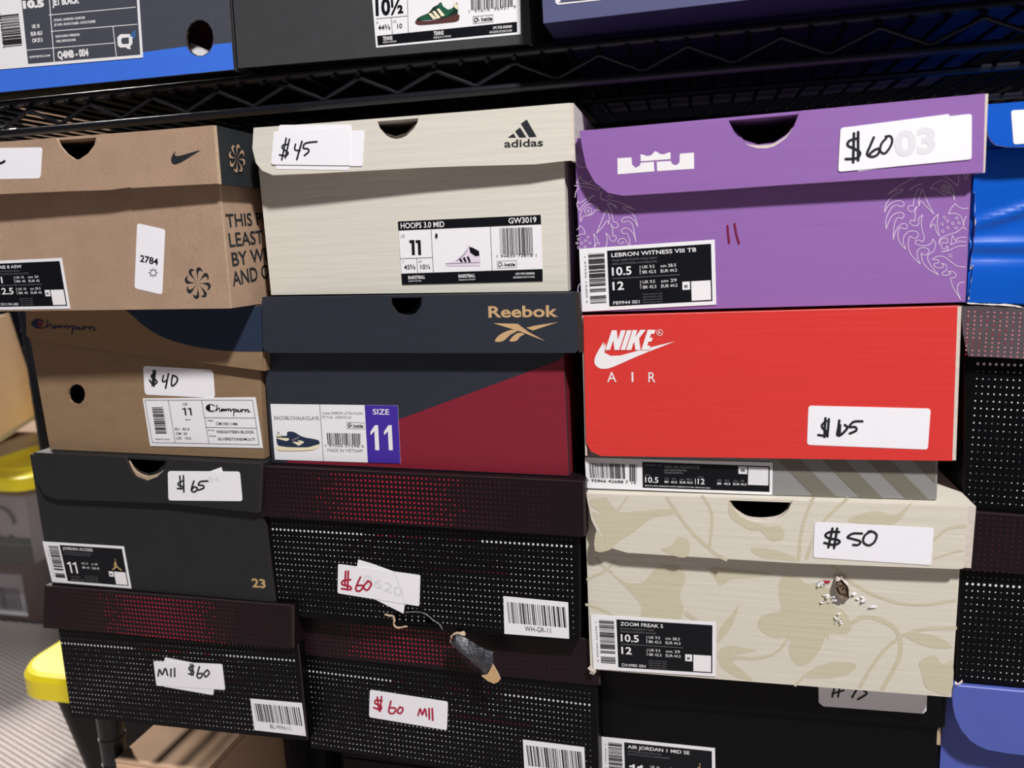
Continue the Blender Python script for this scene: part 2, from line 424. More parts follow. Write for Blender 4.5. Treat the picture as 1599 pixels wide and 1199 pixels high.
def notch_ab(pts, yoff=0):
    """body outline with a finger notch at the top edge given in px (on the body's own face)"""
    def f(c4, face):
        n = [Vector(face.ab(p)) for p in pts]; n.sort(key=lambda v: v.x)
        y0 = c4[0].y+(c4[1].y-c4[0].y)*((n[0].x-c4[0].x)/(c4[1].x-c4[0].x)); y1 = c4[0].y+(c4[1].y-c4[0].y)*((n[-1].x-c4[0].x)/(c4[1].x-c4[0].x))
        n[0] = Vector((n[0].x, y0)); n[-1] = Vector((n[-1].x, y1))
        return [c4[0]]+n+[c4[1], c4[2], c4[3]]
    return f
def add_print(pr, name, parent, **k): return pr.build(name, parent, **k)
def sticker(face, q, r, parent, out, name='price_sticker', m='paper2', label=None, th=.0002):
    g = G(); panel(g, face, [rrect(q, r) if r else q], out+th, th, m, 'paper')
    return g.build(name, parent, label=label)
def dots(pr, a0, a1, b0, b1, da, db, fn, inside=None, nn=6):
    """printed dot grid, extents in metres on the face"""
    na = int((a1-a0)/da); nb = int((b1-b0)/db)
    for j in range(nb+1):
        for i in range(na+1):
            u, v = i/max(na, 1), j/max(nb, 1)
            r = fn(u, v, i, j)
            if not r: continue
            rad, m = r; a = a0+i*da; b = b1-j*db
            if inside and not inside(a, b): continue
            pr.add([pr.face.w((a+rad*math.cos(2*math.pi*k/nn+.3), b+rad*math.sin(2*math.pi*k/nn+.3)), pr.lay(0, False)) for k in range(nn)], [tuple(range(nn))], m)

# ------------------------------------------------------------------ the setting
def struct(g, name):
    o = g.build(name); o['kind'] = 'structure'; return o
FZ = -.85
g = G(); g.box((-4.5, -2.5, FZ-.05), (1.5, 1.95, FZ), 'carpet'); struct(g, 'floor')
g = G(); g.box((-4.5, 1.95, FZ), (1.5, 2.0, 1.7), 'wall'); struct(g, 'wall_back')

# ------------------------------------------------------------------ upper wire shelf
def wire_shelf(label, x0, x1, y0, y1, z, posts, post_lo, post_hi, n_deck, teeth0, truss=.0205, cat='shelf', period=.0519):
    rt_ = root('wire_shelf', label, cat, (x0, y0, z)); rr = .0029
    for nm, y in (('front', y0), ('rear', y1)):
        g = G(); g.tube([(x0, y, z), (x1, y, z)], rr, 'wire', 12); g.build('shelf_rail', rt_, smooth=True)
        g = G(); g.tube([(x0, y, z-truss), (x1, y, z-truss)], rr, 'wire', 12); g.build('shelf_rail', rt_, smooth=True)
        pts = []; k = 0; x = teeth0
        while x-period > x0: x -= period
        while x < x1:
            a, b = x, x+period/2
            for xx, zz, sg in ((a, z-.0058, 1), (b, z-truss+.003, -1)):
                if xx > x1: break
                pts += [(xx-.0045, y, zz-sg*.0022), (xx-.0015, y, zz-sg*.0005), (xx+.0015, y, zz-sg*.0005), (xx+.0045, y, zz-sg*.0022)]
            x += period
        g = G(); g.tube(pts, .0014, 'wire', 6); g.build('truss_wire', rt_, smooth=True)
    for x in (x0, x1):
        g = G(); g.tube([(x, y0, z), (x, y1, z)], rr, 'wire'); g.tube([(x, y0, z-truss), (x, y1, z-truss)], rr, 'wire'); g.build('side_rail', rt_)
    first = None; zz = z-rr-.0012
    for i in range(n_deck):
        x = teeth0+i*.01725
        if x > x1-.005: x = teeth0-(i-int((x1-.005-teeth0)/.01725))*.01725
        if x < x0+.004: continue
        if not first:
            g = G(); g.tube([(teeth0, y0-.0045, zz), (teeth0, y1+.002, zz)], .0015, 'deckshade', 6); first = g.build('deck_wire', rt_)
            bx = first.location.x
        else:
            o = first.copy(); COL.objects.link(o); o.parent = rt_; o.location.x = bx+(x-teeth0)
    for y in (y0+(y1-y0)*.33, y0+(y1-y0)*.66):
        g = G(); g.tube([(x0, y, zz-.004), (x1, y, zz-.004)], .0026, 'wire', 6); g.build('cross_rail', rt_)
    for (x, y) in posts:
        g = G(); r = .0108
        g.tube([(x, y, post_lo), (x, y, post_hi)], r, 'wire', 20)
        for k in range(int((post_hi-post_lo)/.0254)):
            zz_ = post_lo+.02+k*.0254; g.tube([(x, y, zz_), (x, y, zz_+.0022)], r+.0006, 'wire', 20)
        o = g.build('post', rt_)
        g = G(); g.tube([(x, y, z-truss-.004), (x, y, z+.006)], r+.0065, 'wire', 20); g.build('corner_collar', rt_)
    return rt_
UZ = .1167
wire_shelf('black wire shelf carrying the topmost row of boxes', -.93, .56, .03, .45, UZ, [(-.93, .45), (.56, .45), (.56, .03), (-.93, .03)], FZ, .42, 86, -.0055)
LZ = -.3665
wire_shelf('low black wire rack under the lowest row of boxes', -.514, .56, .065, .48, LZ, [(-.514, .065), (.56, .065), (-.514, .48), (.56, .48)], FZ, LZ+.004, 62, -.01)

# ------------------------------------------------------------------ size label of the black-and-white kind
def nike_label(face, q, parent, name_t, c1, c2, s1, uk1, br1, cm1, eu1, s2, uk2, br2, cm2, eu2, code, seed, digits, jump=False, code_w=.43, out=0):
    lab = sticker(face, q, 0, parent, out+.0002, 'size_label', 'paper')
    p = Print(face, out+.00043); B = bil(q); H = math.hypot(q[3][0]-q[0][0], q[3][1]-q[0][1])
    def Q(u0, v0, u1, v1): return [B(u0, v0), B(u1, v0), B(u1, v1), B(u0, v1)]
    def t(s, u0, u1, v, h, m='inkw', b=.0, k=3): p.text(s, B(u0, v), B(u1, v), h*H, m, k, b)
    p.quad(Q(.205, .06, .972, .94), 'ink', 1)
    t(name_t, .235, .235+.0285*len(name_t), .165, .062, b=.012)
    t(c1, .235, .235+.0135*len(c1), .235, .03, 'inkg'); t(c2, .235, .235+.0135*len(c2), .29, .03, 'inkg')
    if jump:
        ones(p, B, .245, .365, .46, .73, 'inkw', 3)
        t('UK '+uk1, .43, .51, .5, .05); t('BR '+br1, .43, .52, .6, .05); t('cm '+cm1, .55, .63, .5, .05); t('EUR '+eu1, .55, .64, .6, .05)
        t('women', .25, .38, .83, .03, 'inkg'); t(code, .25, .42, .92, .05, 'inkg')
        jumpman(p, lambda x, y: B(.80+.125*x, .30+.29*y), 'gold', 3)
    else:
        t(s1, .235, .235+.036*len(s1), .455, .125, b=.018)
        for v0, vals in ((0, (uk1, br1, cm1, eu1)), (.235, (uk2, br2, cm2, eu2))):
            t('UK '+vals[0], .46, .55, .375+v0, .048); t('BR '+vals[1], .46, .56, .455+v0, .048)
            t('cm '+vals[2], .595, .71, .375+v0, .048); t('EUR '+vals[3], .595, .715, .455+v0, .048)
            p.text('MENS' if v0 == 0 else 'WMNS', B(.448, .46+v0), B(.448, .33+v0), .018*H, 'inkw', 3)
        p.line(B(.235, .505), B(.735, .505), .8, 'inkg', 3)
        t(s2, .235, .235+.042*len(s2), .685, .125, b=.018)
        t(code, .235, code_w, .915, .052)
    for k_ in range(4): t('MADE IN VIETNAM / FABRIQUE'[:22+k_], .455 if not jump else .44, .6, .79+.042*k_, .02, 'inkg')
    p.quad(Q(.752, .62, .808, .745), 'inkw', 3); p.quad(Q(.765, .67, .79, .715), 'inkg', 4)
    p.quad(Q(.818, .62, .962, .92), 'inkw', 3)
    for (va, vb, n_, sd) in ((.09, .16, 5, 1), (.175, .62, 26, 2), (.645, .70, 6, 3), (.76, .88, 8, 4)):
        p.bars(Q(.065, va, .185, vb), n_, 'ink', 2, seed+sd, 'v')
    p.text(digits, B(.035, .13), B(.035, .86), .026*H, 'inkg', 2)
    add_print(p, 'label_print', lab)
    return lab
def jumpman(p, f, m, k):
    P = lambda pts: [f(*q) for q in pts]
    p.poly(P([(.50, .02), (.56, .02), (.56, .12), (.53, .13), (.54, .35), (.58, .42), (.57, .58), (.66, .68), (.96, .88), (.98, .98), (.90, .99), (.62, .80), (.50, .72),
              (.36, .84), (.10, .98), (.02, .97), (.04, .90), (.30, .74), (.42, .58), (.40, .50), (.34, .56), (.28, .72), (.23, .70), (.30, .50), (.36, .40), (.36, .30), (.43, .27), (.47, .34), (.49, .13)]), m, k)
def dollar(p, S_, bars, m, w):
    p.stroke(S_, w, m, 3)
    for b in bars: p.stroke(list(b), w, m, 4, False)
def swoosh(p, pts, m, k=1): p.poly(pts, m, k)

# ================================================================== LEFT STACK
# --- kraft box, top of the left stack
F = Face(-.40, -.032, .4); FL = Face(-.40, -.044, 2.0)
lid = [(-72, 227), (88, 216), (94, 228), (104, 240), (118, 250), (125, 249), (138, 240), (148, 227), (152, 211.5), (333, 196),
       (341, 287), (300, 289), (240, 292), (205, 294), (203, 292.7), (170, 297), (105, 299), (0, 303.5), (-40, 304), (-62, 298), (-72, 280)]
kb = Shoebox('kraft brown shoebox with small black swoosh and pinwheel, topmost of the left stack', F, FL,
    notch_ab([(90, 222), (98, 236), (112, 246), (124, 252), (140, 244), (148, 230), (151, 222)]), lid, 'kraft', 'kraft', 'kraftraw', .32,
    corners=[(-62, 292), (342.3, 288), (360, 482), (-45, 487)], lidc=[(-72, 227), (333, 196), (341, 288), (-72, 304)], lidside='dkprint', lidw=(0, .0002))
p = Print(FL, .0001)
def pin(p, pos, m, r, k=1):
    # eight-petal pinwheel: pos maps (x,y) in -1..1 to px
    for i in range(8):
        a = i*math.pi/4+.12; pts = []
        for (rr, da) in ((.03, 0), (.35, -.10), (.62, -.17), (.84, -.16), (.97, -.02), (1.0, .14), (.93, .30), (.84, .44), (.80, .40), (.83, .24), (.78, .12), (.66, .04), (.45, 0.0)):
            pts.append(pos(rr*math.sin(a+da), -rr*math.cos(a+da)))
        p.poly(pts, m, k)
sw = Z1((1253, 940), (1200, 975), (1140, 1012), (1100, 1028), (1080, 1024), (1071, 1005), (1074, 985), (1085, 962), (1098, 947), (1094, 965), (1100, 975), (1120, 975), (1160, 966))
p.poly(smooth(sw, 3, True), 'dkprint')
add_print(p, 'swoosh_print', kb.lid)
p = Print(F, .0001)
C = C8((757, 780))[0]
pin(p, lambda x, y: (C[0]+x*20.5+y*2.0, C[1]+y*25.5), 'dkprint', 1)
add_print(p, 'pinwheel_print', kb.body)
st = sticker(FL, [(-30, 232), (67, 230.5), (64, 279), (-30, 281)], 5, kb.root, 0)
p = Print(FL, .00024); p.stroke(Z1((-20, 1030), (0, 1024), (18, 1018), (32, 1009)), 3, 'marker'); add_print(p, 'handwriting', st)
st = sticker(F, C8((38, 68), (370, 142), (335, 918), (6, 842)), 4.5, kb.root, 0, 'number_sticker', label='white sticker printed 2784')
p = Print(F, .00024); p.text('2784', *C8((72, 522), (285, 568)), 10, 'ink', 2, .025)
c = C8((230, 657))[0]
p.ring(c, 4.2, .7, 'ink', 2)
for i in range(8):
    a = i*math.pi/4; 
    p.stroke([(c[0]+4.4*math.cos(a-.22), c[1]+4.8*math.sin(a-.22)), (c[0]+7.5*math.cos(a), c[1]+8*math.sin(a)), (c[0]+4.4*math.cos(a+.22), c[1]+4.8*math.sin(a+.22))], .7, 'ink', 2, False)
add_print(p, 'sticker_print', st)
nike_label(F, [(-45, 409.5), (97.5, 403), (111, 482.5), (-28, 484.5)], kb.root, 'KYRIE 8 ASW', 'PINK FOAM/MULTI-COLOR', 'ROSE MOUSSE/COULEUR MULTIPLE', '11', '10', '45', '29', '45', '12.5', '10', '45', '29.5', '45', 'DV1194 600', 5, '1 95244 88412 5')
# right side of the kraft box
FS = Face(0, 0, 90); FS.O = kb.p[1].copy(); FS.O.z = 0
p = Print(FS, .0009)
for t_, a, b, h in (('THIS PR', (356, 355), (422, 350), 19), ('LEAST 90', (361, 386), (436, 377), 20), ('BY WEI', (366, 416), (428, 405), 20), ('AND OT', (367, 447), (434, 431), 21)):
    p.text(t_, a, b, h, 'dkprint', 1, .012)
def onto(p, a, b, o):      # the side wall leans a little: lay the print on it
    for v in p.v: v.x = b.x+(a.x-b.x)*(v.z-b.z)/(a.z-b.z)+o
onto(p, kb.p[1], kb.p[2], .0003)
add_print(p, 'side_print', kb.body)
FS2 = Face(0, 0, 90); FS2.O = FL.w(kb.lc[1], -.0)+Vector((.0017, 0, 0)); FS2.O.z = 0; FS2.u = (FS.u); 
FS2.n = FS.n
p = Print(FS2, .0003)
C = (370.5, 248)
pin(p, lambda x, y: (C[0]+x*13+y*1.2, C[1]+y*23+x*1.5), 'kraft', 1)
onto(p, FL.w(kb.lc[1]), FL.w(kb.lc[2]), .0021)
add_print(p, 'pinwheel_print', kb.lid)

# --- brown box with the crushed lid
F = Face(-.38, .006, -1.4); FL = Face(-.38, .001, -1.8)
cb = Shoebox('brown box with navy blob and round hole, lid crushed at the left, $40 sticker', F, FL, None,
    A1((155, 35), (158, 200), (166, 215), (182, 228), (240, 236), (400, 262), (700, 300), (1000, 342), (1300, 382), (1550, 414), (1562, 416), (1562, 20)),
    'kraft2', 'kraft2', 'kraft2', .31, under=kb, bodyholes=[[(120+13.6*math.cos(i*.5236), 616+16*math.sin(i*.5236)) for i in range(12)]],
    corners=[(46, 520), (407, 575), (413, 717), (78.5, 702)], lidc=[(40.5, 481), (410.3, 478), (410.3, 580), (41.5, 523)], lidw=(.0, 0))
p = Print(FL, .0001)
p.poly(smooth(A1((720, 40), (775, 75), (860, 150), (980, 220), (1150, 270), (1350, 298), (1580, 303)), 4)+A1((1580, 28)), 'navyp')
def champion(p, f, m1, m2, w):
    """script wordmark in a 0..1 box"""
    P = lambda *a: [f(x, y) for x, y in a]
    p.poly([f(.085+.083*math.cos(a), .36+.31*math.sin(a)) for a in [i*math.pi/8 for i in range(16)]], m1, 2)
    p.poly(P((.095, .08), (.17, .2), (.17, .5), (.095, .62)), m2 if m2 else m1, 3)
    p.stroke(P((.20, .20), (.12, .06), (.04, .14), (.0, .36), (.04, .58), (.12, .68), (.19, .62), (.22, .52)), w*.8, m1, 4)
    p.stroke(P((.245, .1), (.235, .6), (.26, .42), (.30, .36), (.305, .6), (.33, .62), (.37, .42), (.34, .5), (.36, .62), (.40, .42), (.40, .6), (.44, .42), (.44, .6),
               (.47, .42), (.50, .45), (.49, .6), (.52, .42), (.55, .44), (.545, .6), (.58, .5), (.62, .4), (.615, 1.0)), w, m1, 4)
    p.stroke(P((.62, .5), (.65, .4), (.68, .5), (.65, .62), (.63, .6)), w, m1, 4)
    p.stroke(P((.68, .62), (.72, .42), (.715, .62), (.75, .6), (.79, .42), (.81, .55), (.78, .62), (.77, .48), (.80, .42), (.86, .44), (.88, .42), (.875, .62), (.90, .45), (.94, .42), (.935, .62), (.98, .56)), w, m1, 4)
q = [(50, 497), (153, 503), (153, 524), (50, 520)]
champion(p, bil(q), 'navyp', 'plum', 1.7)
add_print(p, 'lid_print', cb.lid)
st = sticker(F, C3((32, 12), (905, 62), (932, 415), (55, 372)), 6, cb.root, 0)
p = Print(F, .00024)
dollar(p, C3((190, 110), (150, 122), (140, 150), (175, 175), (210, 210), (185, 238), (140, 225), (118, 190)), (C3((166, 72), (150, 258)), C3((186, 75), (172, 265))), 'marker', 2.2)
p.stroke(C3((290, 135), (278, 190), (290, 212), (335, 190)), 2, 'marker', 3); p.stroke(C3((352, 110), (335, 200), (316, 290)), 2.2, 'marker', 3)
p.stroke(C3((405, 130), (392, 200), (395, 262), (435, 240), (465, 190), (450, 150), (405, 130)), 2.2, 'marker', 3)
add_print(p, 'handwriting', st)
q = C3((32, 418), (1440, 402), (1532, 1038), (126, 1012))
lb = sticker(F, q, 0, cb.root, .0003, 'size_label', 'paper')
p = Print(F, .00054)
for a, b in (((62, 440), (1405, 440)), ((1405, 440), (1485, 996)), ((1485, 996), (155, 968)), ((155, 968), (62, 440)), ((355, 445), (440, 970)), ((768, 445), (860, 975)), ((805, 658), (1435, 664)), ((822, 778), (1450, 790))):
    p.line(*C3(a, b), .7, 'ink', 2)
p.bars(C3((148, 530), (280, 530), (330, 862), (198, 862)), 30, 'ink', 2, 11, 'v'); p.text('1 96249 38713 6', *C3((275, 515), (325, 850)), 2, 'inkg', 2)
for t_, a, b, h in (('US', (535, 502), (592, 503), 3.4), ('MENS', (568, 690), (632, 691), 1.6), ('EU  45.3', (440, 813), (615, 816), 3.6), ('CM  29', (448, 870), (590, 873), 3.6),
                    ('UK  10.5', (457, 927), (637, 930), 3.6), ('MADE IN CHINA', (195, 932), (372, 936), 1.8), ('ITEM#', (835, 702), (915, 704), 1.8), ('CM100114M', (950, 748), (1215, 752), 4),
                    ('STYLE', (852, 822), (930, 824), 2), ('93EIGHTEEN BLOCK', (960, 850), (1425, 853), 4), ('COLOR', (862, 893), (950, 895), 2), ('SILVERSTONE/MULTI', (975, 938), (1435, 944), 4)):
    p.text(t_, *C3(a, b), h, 'ink', 2, .012)
ones(p, bil(C3((32, 418), (1440, 402), (1532, 1038), (126, 1012))), .335, .418, .20, .355, 'ink', 2)
champion(p, bil(C3((825, 480), (1385, 500), (1385, 640), (825, 625))), 'ink', 'paper', 1.5)
add_print(p, 'label_print', lb)

# --- matt black box with gold 23
F = Face(-.38, .002, -1.2); FL = Face(-.38, -.003, -1.6)
lid = [(52.5, 706)]+[(196, 712.5), (201.6, 730), (212, 745), (229, 751.5), (246, 745), (257, 734), (262, 716.5)]+[(407, 725), (403, 801), (260, 786), (89, 780), (70, 773), (59, 754), (54, 730)]
jb = Shoebox('matt black shoebox with gold 23 at its corner and $65 sticker on the lid', F, FL,
    notch_ab([(200, 716), (206, 728), (216, 737), (230, 741), (246, 736), (254, 728), (258, 719)]), lid, 'black', 'black', 'dkedge', .32, under=cb, leftwall=False,
    corners=[(56, 764), (411, 795), (429, 941), (80.5, 911)], lidc=[(52.5, 706), (407, 725), (403, 801), (52.5, 780)], lidw=(.0006, 0))
crescent(FL, [(199, 721), (203, 731), (212, 745), (229, 751.5), (246, 745), (255, 735)], 7, 'kraftraw', jb.root)
sticker(FL, A1((1180, 1040), (1318, 988), (1332, 1030), (1200, 1100)), 0, jb.root, 0)
st = sticker(FL, A1((1002, 1011), (1430, 1014), (1446, 1190), (1006, 1186)), 4.5, jb.root, .0003)
p = Print(FL, .00054)
dollar(p, A1((1092, 1068), (1066, 1082), (1068, 1096), (1092, 1104), (1088, 1116), (1060, 1114)), (A1((1075, 1040), (1079, 1108)), A1((1096, 1038), (1099, 1135))), 'marker', 2)
p.stroke(A1((1158, 1070), (1143, 1124), (1165, 1134), (1178, 1112), (1160, 1105), (1148, 1118)), 2.2, 'marker', 3)
p.stroke(A1((1240, 1070), (1196, 1074), (1186, 1094), (1212, 1096), (1216, 1112), (1184, 1124)), 2.2, 'marker', 3)
p.text('54', *A1((1245, 1075), (1310, 1080)), 9, 'inkl', 1)
add_print(p, 'handwriting', st)
p = Print(F, .0001); p.text('23', *A5((930, 534), (980, 538)), 13, 'gold', 1, .03); add_print(p, 'number_print', jb.body)
nike_label(F, C1((72, 55), (1343, 132), (1462, 790), (225, 688)), jb.root, 'JORDAN ACCESS', 'ANTHRACITE/MTLC GOLD-BLACK', 'ANTHRACITE/OR METAL-NOIR', '11', '10', '45', '29', '45', '', '', '', '', '', 'AR3762 107', 9, '1 94817 11724 9', jump=True)

# --- dotted boxes
def dot_box(label, F, FL, lid, lidc, corners, body=None, g='black boxes with printed dot rows', seed=1, pos=(.48, .30), dlid=(.0031, .0034), dbody=(.0031, .0043), lidm='dotwine', pink=False, **kw):
    bx = Shoebox(label, F, FL, body, lid, 'dotblack', lidm, 'dkedge', .32, corners=corners, lidc=lidc, group=g, **kw)
    rnd = random.Random(seed); lc = bx.lc
    def fl(u, v, i, j):
        h = max(0, 1-abs(u-pos[0])/pos[1])
        if pink: return (.00048, 'dp' if rnd.random() < .85 else 'dr')
        if u > .80: return (.00028+.0001*rnd.random(), 'dq') if u < .93 else None
        return (.00036+.00050*h**.8, 'dr' if h > .35+.3*rnd.random() else 'dq')
    x0, x1 = lc[0].x+.004, lc[1].x-.004
    def yt(a, k): return lc[k].y+(lc[1 if k == 0 else 2].y-lc[k].y)*((a-lc[0].x)/(lc[1].x-lc[0].x))
    p = Print(FL, .0001); n_r = int((lc[0].y-lc[3].y-.004)/dlid[1])
    sh = lambda a: lc[0].y+(lc[1].y-lc[0].y)*((a-lc[0].x)/(lc[1].x-lc[0].x))-.003
    rr = [(sh(x0+(x1-x0)*u)) for u in (0, 1)]
    na = int((x1-x0)/dlid[0])
    for j in range(n_r+1):
        for i in range(na+1):
            u = i/na; r = fl(u, j/max(1, n_r), i, j)
            if not r: continue
            a = x0+i*dlid[0]; b = sh(a)-j*dlid[1]
            p.add([FL.w((a+r[0]*math.cos(1.047*k), b+r[0]*math.sin(1.047*k)), .0001) for k in range(6)], [tuple(range(6))], r[1])
    add_print(p, 'dot_print', bx.lid, kind='stuff')
    c = bx.c4; bb = [Vector(F.ab(q)) for q in corners]
    zb = lambda a: bb[3].y+(bb[2].y-bb[3].y)*((a-bb[3].x)/(bb[2].x-bb[3].x))
    H = bb[0].y-bb[3].y; n_r = int((H-.006)/dbody[1])
    p = Print(F, .0001); x0, x1 = bb[3].x+.002, bb[2].x-.003; na = int((x1-x0)/dbody[0])
    for j in range(n_r+1):
        for i in range(na+1):
            u = i/na; a = x0+i*dbody[0]; b = zb(a)+.0045+j*dbody[1]; row = n_r-j
            wave = .5+.5*math.sin(u*7+row*.35+seed)
            r = .00028+.00016*wave; m = 'dm' if row < 2 or rnd.random() > .35+.5*wave else 'dw'
            if row == 2 and (u < .32 or u > .72): r = .00078; m = 'dw'
            elif .26 < u < .82 and row in (1, 2, 3, 4, 5, 6) and rnd.random() < (.45 if row == 2 else .2): m = 'dr' if row == 2 else 'dq'; r *= 1.2
            elif row == 7 and .55 < u < .8: m = 'dr'; r *= .9
            if bx_in is None or bx_in(a, b):
                p.add([F.w((a+r*math.cos(1.047*k), b+1.15*r*math.sin(1.047*k)), .0001) for k in range(6)], [tuple(range(6))], m)
    add_print(p, 'dot_print', bx.body, kind='stuff')
    return bx
bx_in = None
def bar_label(F, q, parent, text, seed, tp):
    lb = sticker(F, q, 0, parent, 0, 'barcode_label', 'paper'); p = Print(F, .00024); B = bil(q)
    p.bars([B(.05, .14), B(.955, .14), B(.975, .70), B(.075, .70)], 30, 'ink', 1, seed)
    p.text(text, B(.32, .88), B(.72, .88), .13*(q[3][1]-q[0][1]), 'ink', 1)
    add_print(p, 'label_print', lb)
F = Face(-.38, .005, -.2); FL = Face(-.38, -.001, -.6)
d1 = dot_box('black dotted shoebox with m11 $60 sticker, lowest of the left stack', F, FL,
    A5((165, 530), (1074, 599), (1073, 761), (1020, 757), (700, 728), (400, 703), (160, 685)), [(70, 915), (456, 945.5), (456, 1012.5), (68, 981)],
    [(91.5, 980), (466, 1016), (480, 1157), (112, 1119)], under=jb, seed=3, pos=(.48, .42))
sticker(F, A5((608, 793), (800, 830), (786, 932), (600, 900)), 2, d1.root, 0)
st = sticker(F, A5((567, 806), (820, 817), (831, 912), (578, 896)), 2.5, d1.root, .0003)
p = Print(F, .00054)
p.stroke(A5((585, 860), (590, 836), (600, 856), (611, 832), (620, 858)), 2.1, 'marker', 3)
p.stroke(A5((632, 835), (632, 862)), 2.1, 'marker', 3); p.stroke(A5((645, 832), (646, 862)), 2.1, 'marker', 3)
dollar(p, A5((716, 824), (700, 828), (700, 838), (715, 844), (712, 854), (697, 852)), (A5((705, 817), (707, 857)), A5((712, 818), (714, 858))), 'marker', 1.9)
p.stroke(A5((737, 826), (728, 860), (740, 868), (748, 852), (732, 852)), 2.1, 'marker', 3); p.stroke(A5((766, 838), (754, 850), (760, 864), (773, 850), (766, 838)), 2, 'marker', 3)
add_print(p, 'handwriting', st)
bar_label(F, [(391.5, 1091), (472, 1098), (478.5, 1149.5), (398, 1140)], d1.root, 'BL-WH-11', 21, None)

# ================================================================== MIDDLE STACK
F = Face(-.17, 0, .6); FL = Face(-.17, -.012, 3.2)
lid = [(396.5, 200)]+Z2((910, 745), (930, 800), (970, 845), (1000, 862), (1035, 870), (1070, 864), (1100, 850), (1150, 800), (1170, 765), (1178, 724))+[(891, 161), (893, 251), (880, 252),
      (837, 257), (720, 260), (665, 262), (499, 271), (427, 274), (410, 267), (400, 255), (394.5, 232)]
ab_ = Shoebox('cream shoebox with three black bars logo and $45 sticker, top of middle stack', F, FL, notch_ab([(590, 196), (600, 207), (618, 213), (635, 208), (648, 195), (652, 188)]), lid, 'cream', 'cream', 'white_raw', .32, leftwall=False,
    corners=[(405, 270), (881.5, 257), (887.5, 455), (424, 461)], lidc=[(396.5, 200), (891, 161), (893, 252), (396.5, 274)], lidw=(0, .0004))
p = Print(FL, .0001)
for pts in (((298, 858), (330, 835), (346, 862)), ((340, 822), (370, 798), (410, 860), (367, 862)), ((376, 775), (412, 748), (474, 856), (428, 859))):
    p.poly(Z3(*([(300, 862)] if pts[0] == (298, 858) else [])+list(pts)), 'dkprint')
p.text('adidas', *Z3((272, 922), (514, 914)), 11.5, 'dkprint', 1, .018)
add_print(p, 'logo_print', ab_.lid)
sticker(FL, Z2((305, 782), (758, 780), (744, 1064), (284, 1058)), 4, ab_.root, 0)
sticker(FL, Z2((560, 822), (841, 816), (828, 1041), (560, 1035)), 4, ab_.root, .00025)
st = sticker(FL, Z2((276, 822), (755, 800), (752, 1036), (258, 1030)), 4, ab_.root, .0005)
p = Print(FL, .00074)
dollar(p, Z2((368, 905), (338, 908), (328, 925), (348, 942), (366, 958), (350, 976), (312, 970)), (Z2((354, 866), (326, 1000)), Z2((374, 872), (348, 988))), 'marker', 2.1)
p.stroke(Z2((412, 903), (408, 938), (440, 942)), 2.1, 'marker', 3); p.stroke(Z2((452, 886), (436, 940), (420, 998)), 2.3, 'marker', 3)
p.stroke(Z2((545, 888), (500, 892), (468, 902), (460, 928), (488, 932), (494, 950), (467, 974)), 2.2, 'marker', 3)
add_print(p, 'handwriting', st)
q = B4((76, 100), (1446, 36), (1466, 672), (116, 706))
lb = sticker(F, q, 0, ab_.root, .0002, 'size_label', 'paper')
p = Print(F, .00044)
p.poly(B4((76, 100), (1446, 36), (1450, 128), (82, 188)), 'ink'); p.poly(B4((108, 600), (1463, 556), (1466, 672), (116, 706)), 'ink')
for a, b in (((395, 180), (415, 586)), ((963, 152), (980, 572)), ((98, 458), (405, 446)), ((257, 455), (265, 590))): p.line(*B4(a, b), .7, 'ink', 2)
for t_, a, b, h, m, bo in (('HOOPS 3.0 MID', (104, 168), (522, 152), 8.5, 'inkw', .012), ('GW3019', (1138, 120), (1405, 108), 8.5, 'inkw', .012), ('US', (105, 258), (140, 256), 5, 'inkg', 0),
        ('F', (122, 500), (132, 500), 3.5, 'inkg', 0), ('UK', (274, 496), (306, 494), 3.5, 'inkg', 0), ('45\u2153', (135, 562), (244, 558), 7, 'ink', .015), ('10\u00bd', (293, 558), (386, 554), 7, 'ink', .015),
        ('BASKETBALL', (176, 654), (337, 648), 5, 'inkw', .02), ('MADE IN VIETNAM', (178, 680), (300, 676), 2.2, 'inkw', 0), ('BASKETBALL', (658, 640), (818, 634), 5, 'inkw', .02), ('FABRIQUE AU VIETNAM', (660, 668), (818, 662), 2.2, 'inkw', 0),
        ('UPC POR 00462026', (1205, 612), (1388, 606), 3, 'inkw', .02), ('ABCBDBCPLE/OTO/H02', (1180, 646), (1388, 640), 3, 'inkw', .0), ('Inside', (1098, 530), (1200, 526), 5, 'ink', .03),
        ('1 94830 72612 1', (1025, 446), (1405, 438), 4, 'ink', 0)):
    p.text(t_, *B4(a, b), h, m, 2, bo)
for x in (185, 245): p.poly(B4((x, 280), (x+48, 278), (x+54, 422), (x+26, 423), (x+21, 306), (x+2, 308)), 'ink', 2)
p.bars(B4((1050, 165), (1366, 155), (1376, 425), (1060, 415)), 34, 'ink', 2, 31)
for a, b in (((1028, 482), (1214, 474)), ((1214, 474), (1216, 540)), ((1216, 540), (1030, 548)), ((1030, 548), (1028, 482))): p.line(*B4(a, b), .5, 'inkg', 2)
p.stroke(B4((1075, 500), (1050, 495), (1040, 515), (1055, 535), (1068, 515), (1085, 525)), 1, 'ink', 3)
p.poly(B4((438, 215), (452, 215), (458, 240), (450, 275), (446, 250), (438, 275), (432, 240)), 'ink', 2)
p.poly(B4((532, 500), (620, 480), (690, 420), (730, 380), (740, 330), (775, 335), (855, 375), (868, 470), (866, 525), (560, 530), (536, 522)), 'lilac', 2)
p.poly(B4((758, 345), (790, 350), (855, 385), (858, 430), (820, 435), (770, 400)), 'ink', 3)
for x in (660, 698, 736): p.poly(B4((x, 462-(x-660)*.25), (x+18, 450-(x-660)*.25), (x+40, 490), (x+22, 494)), 'ink', 3)
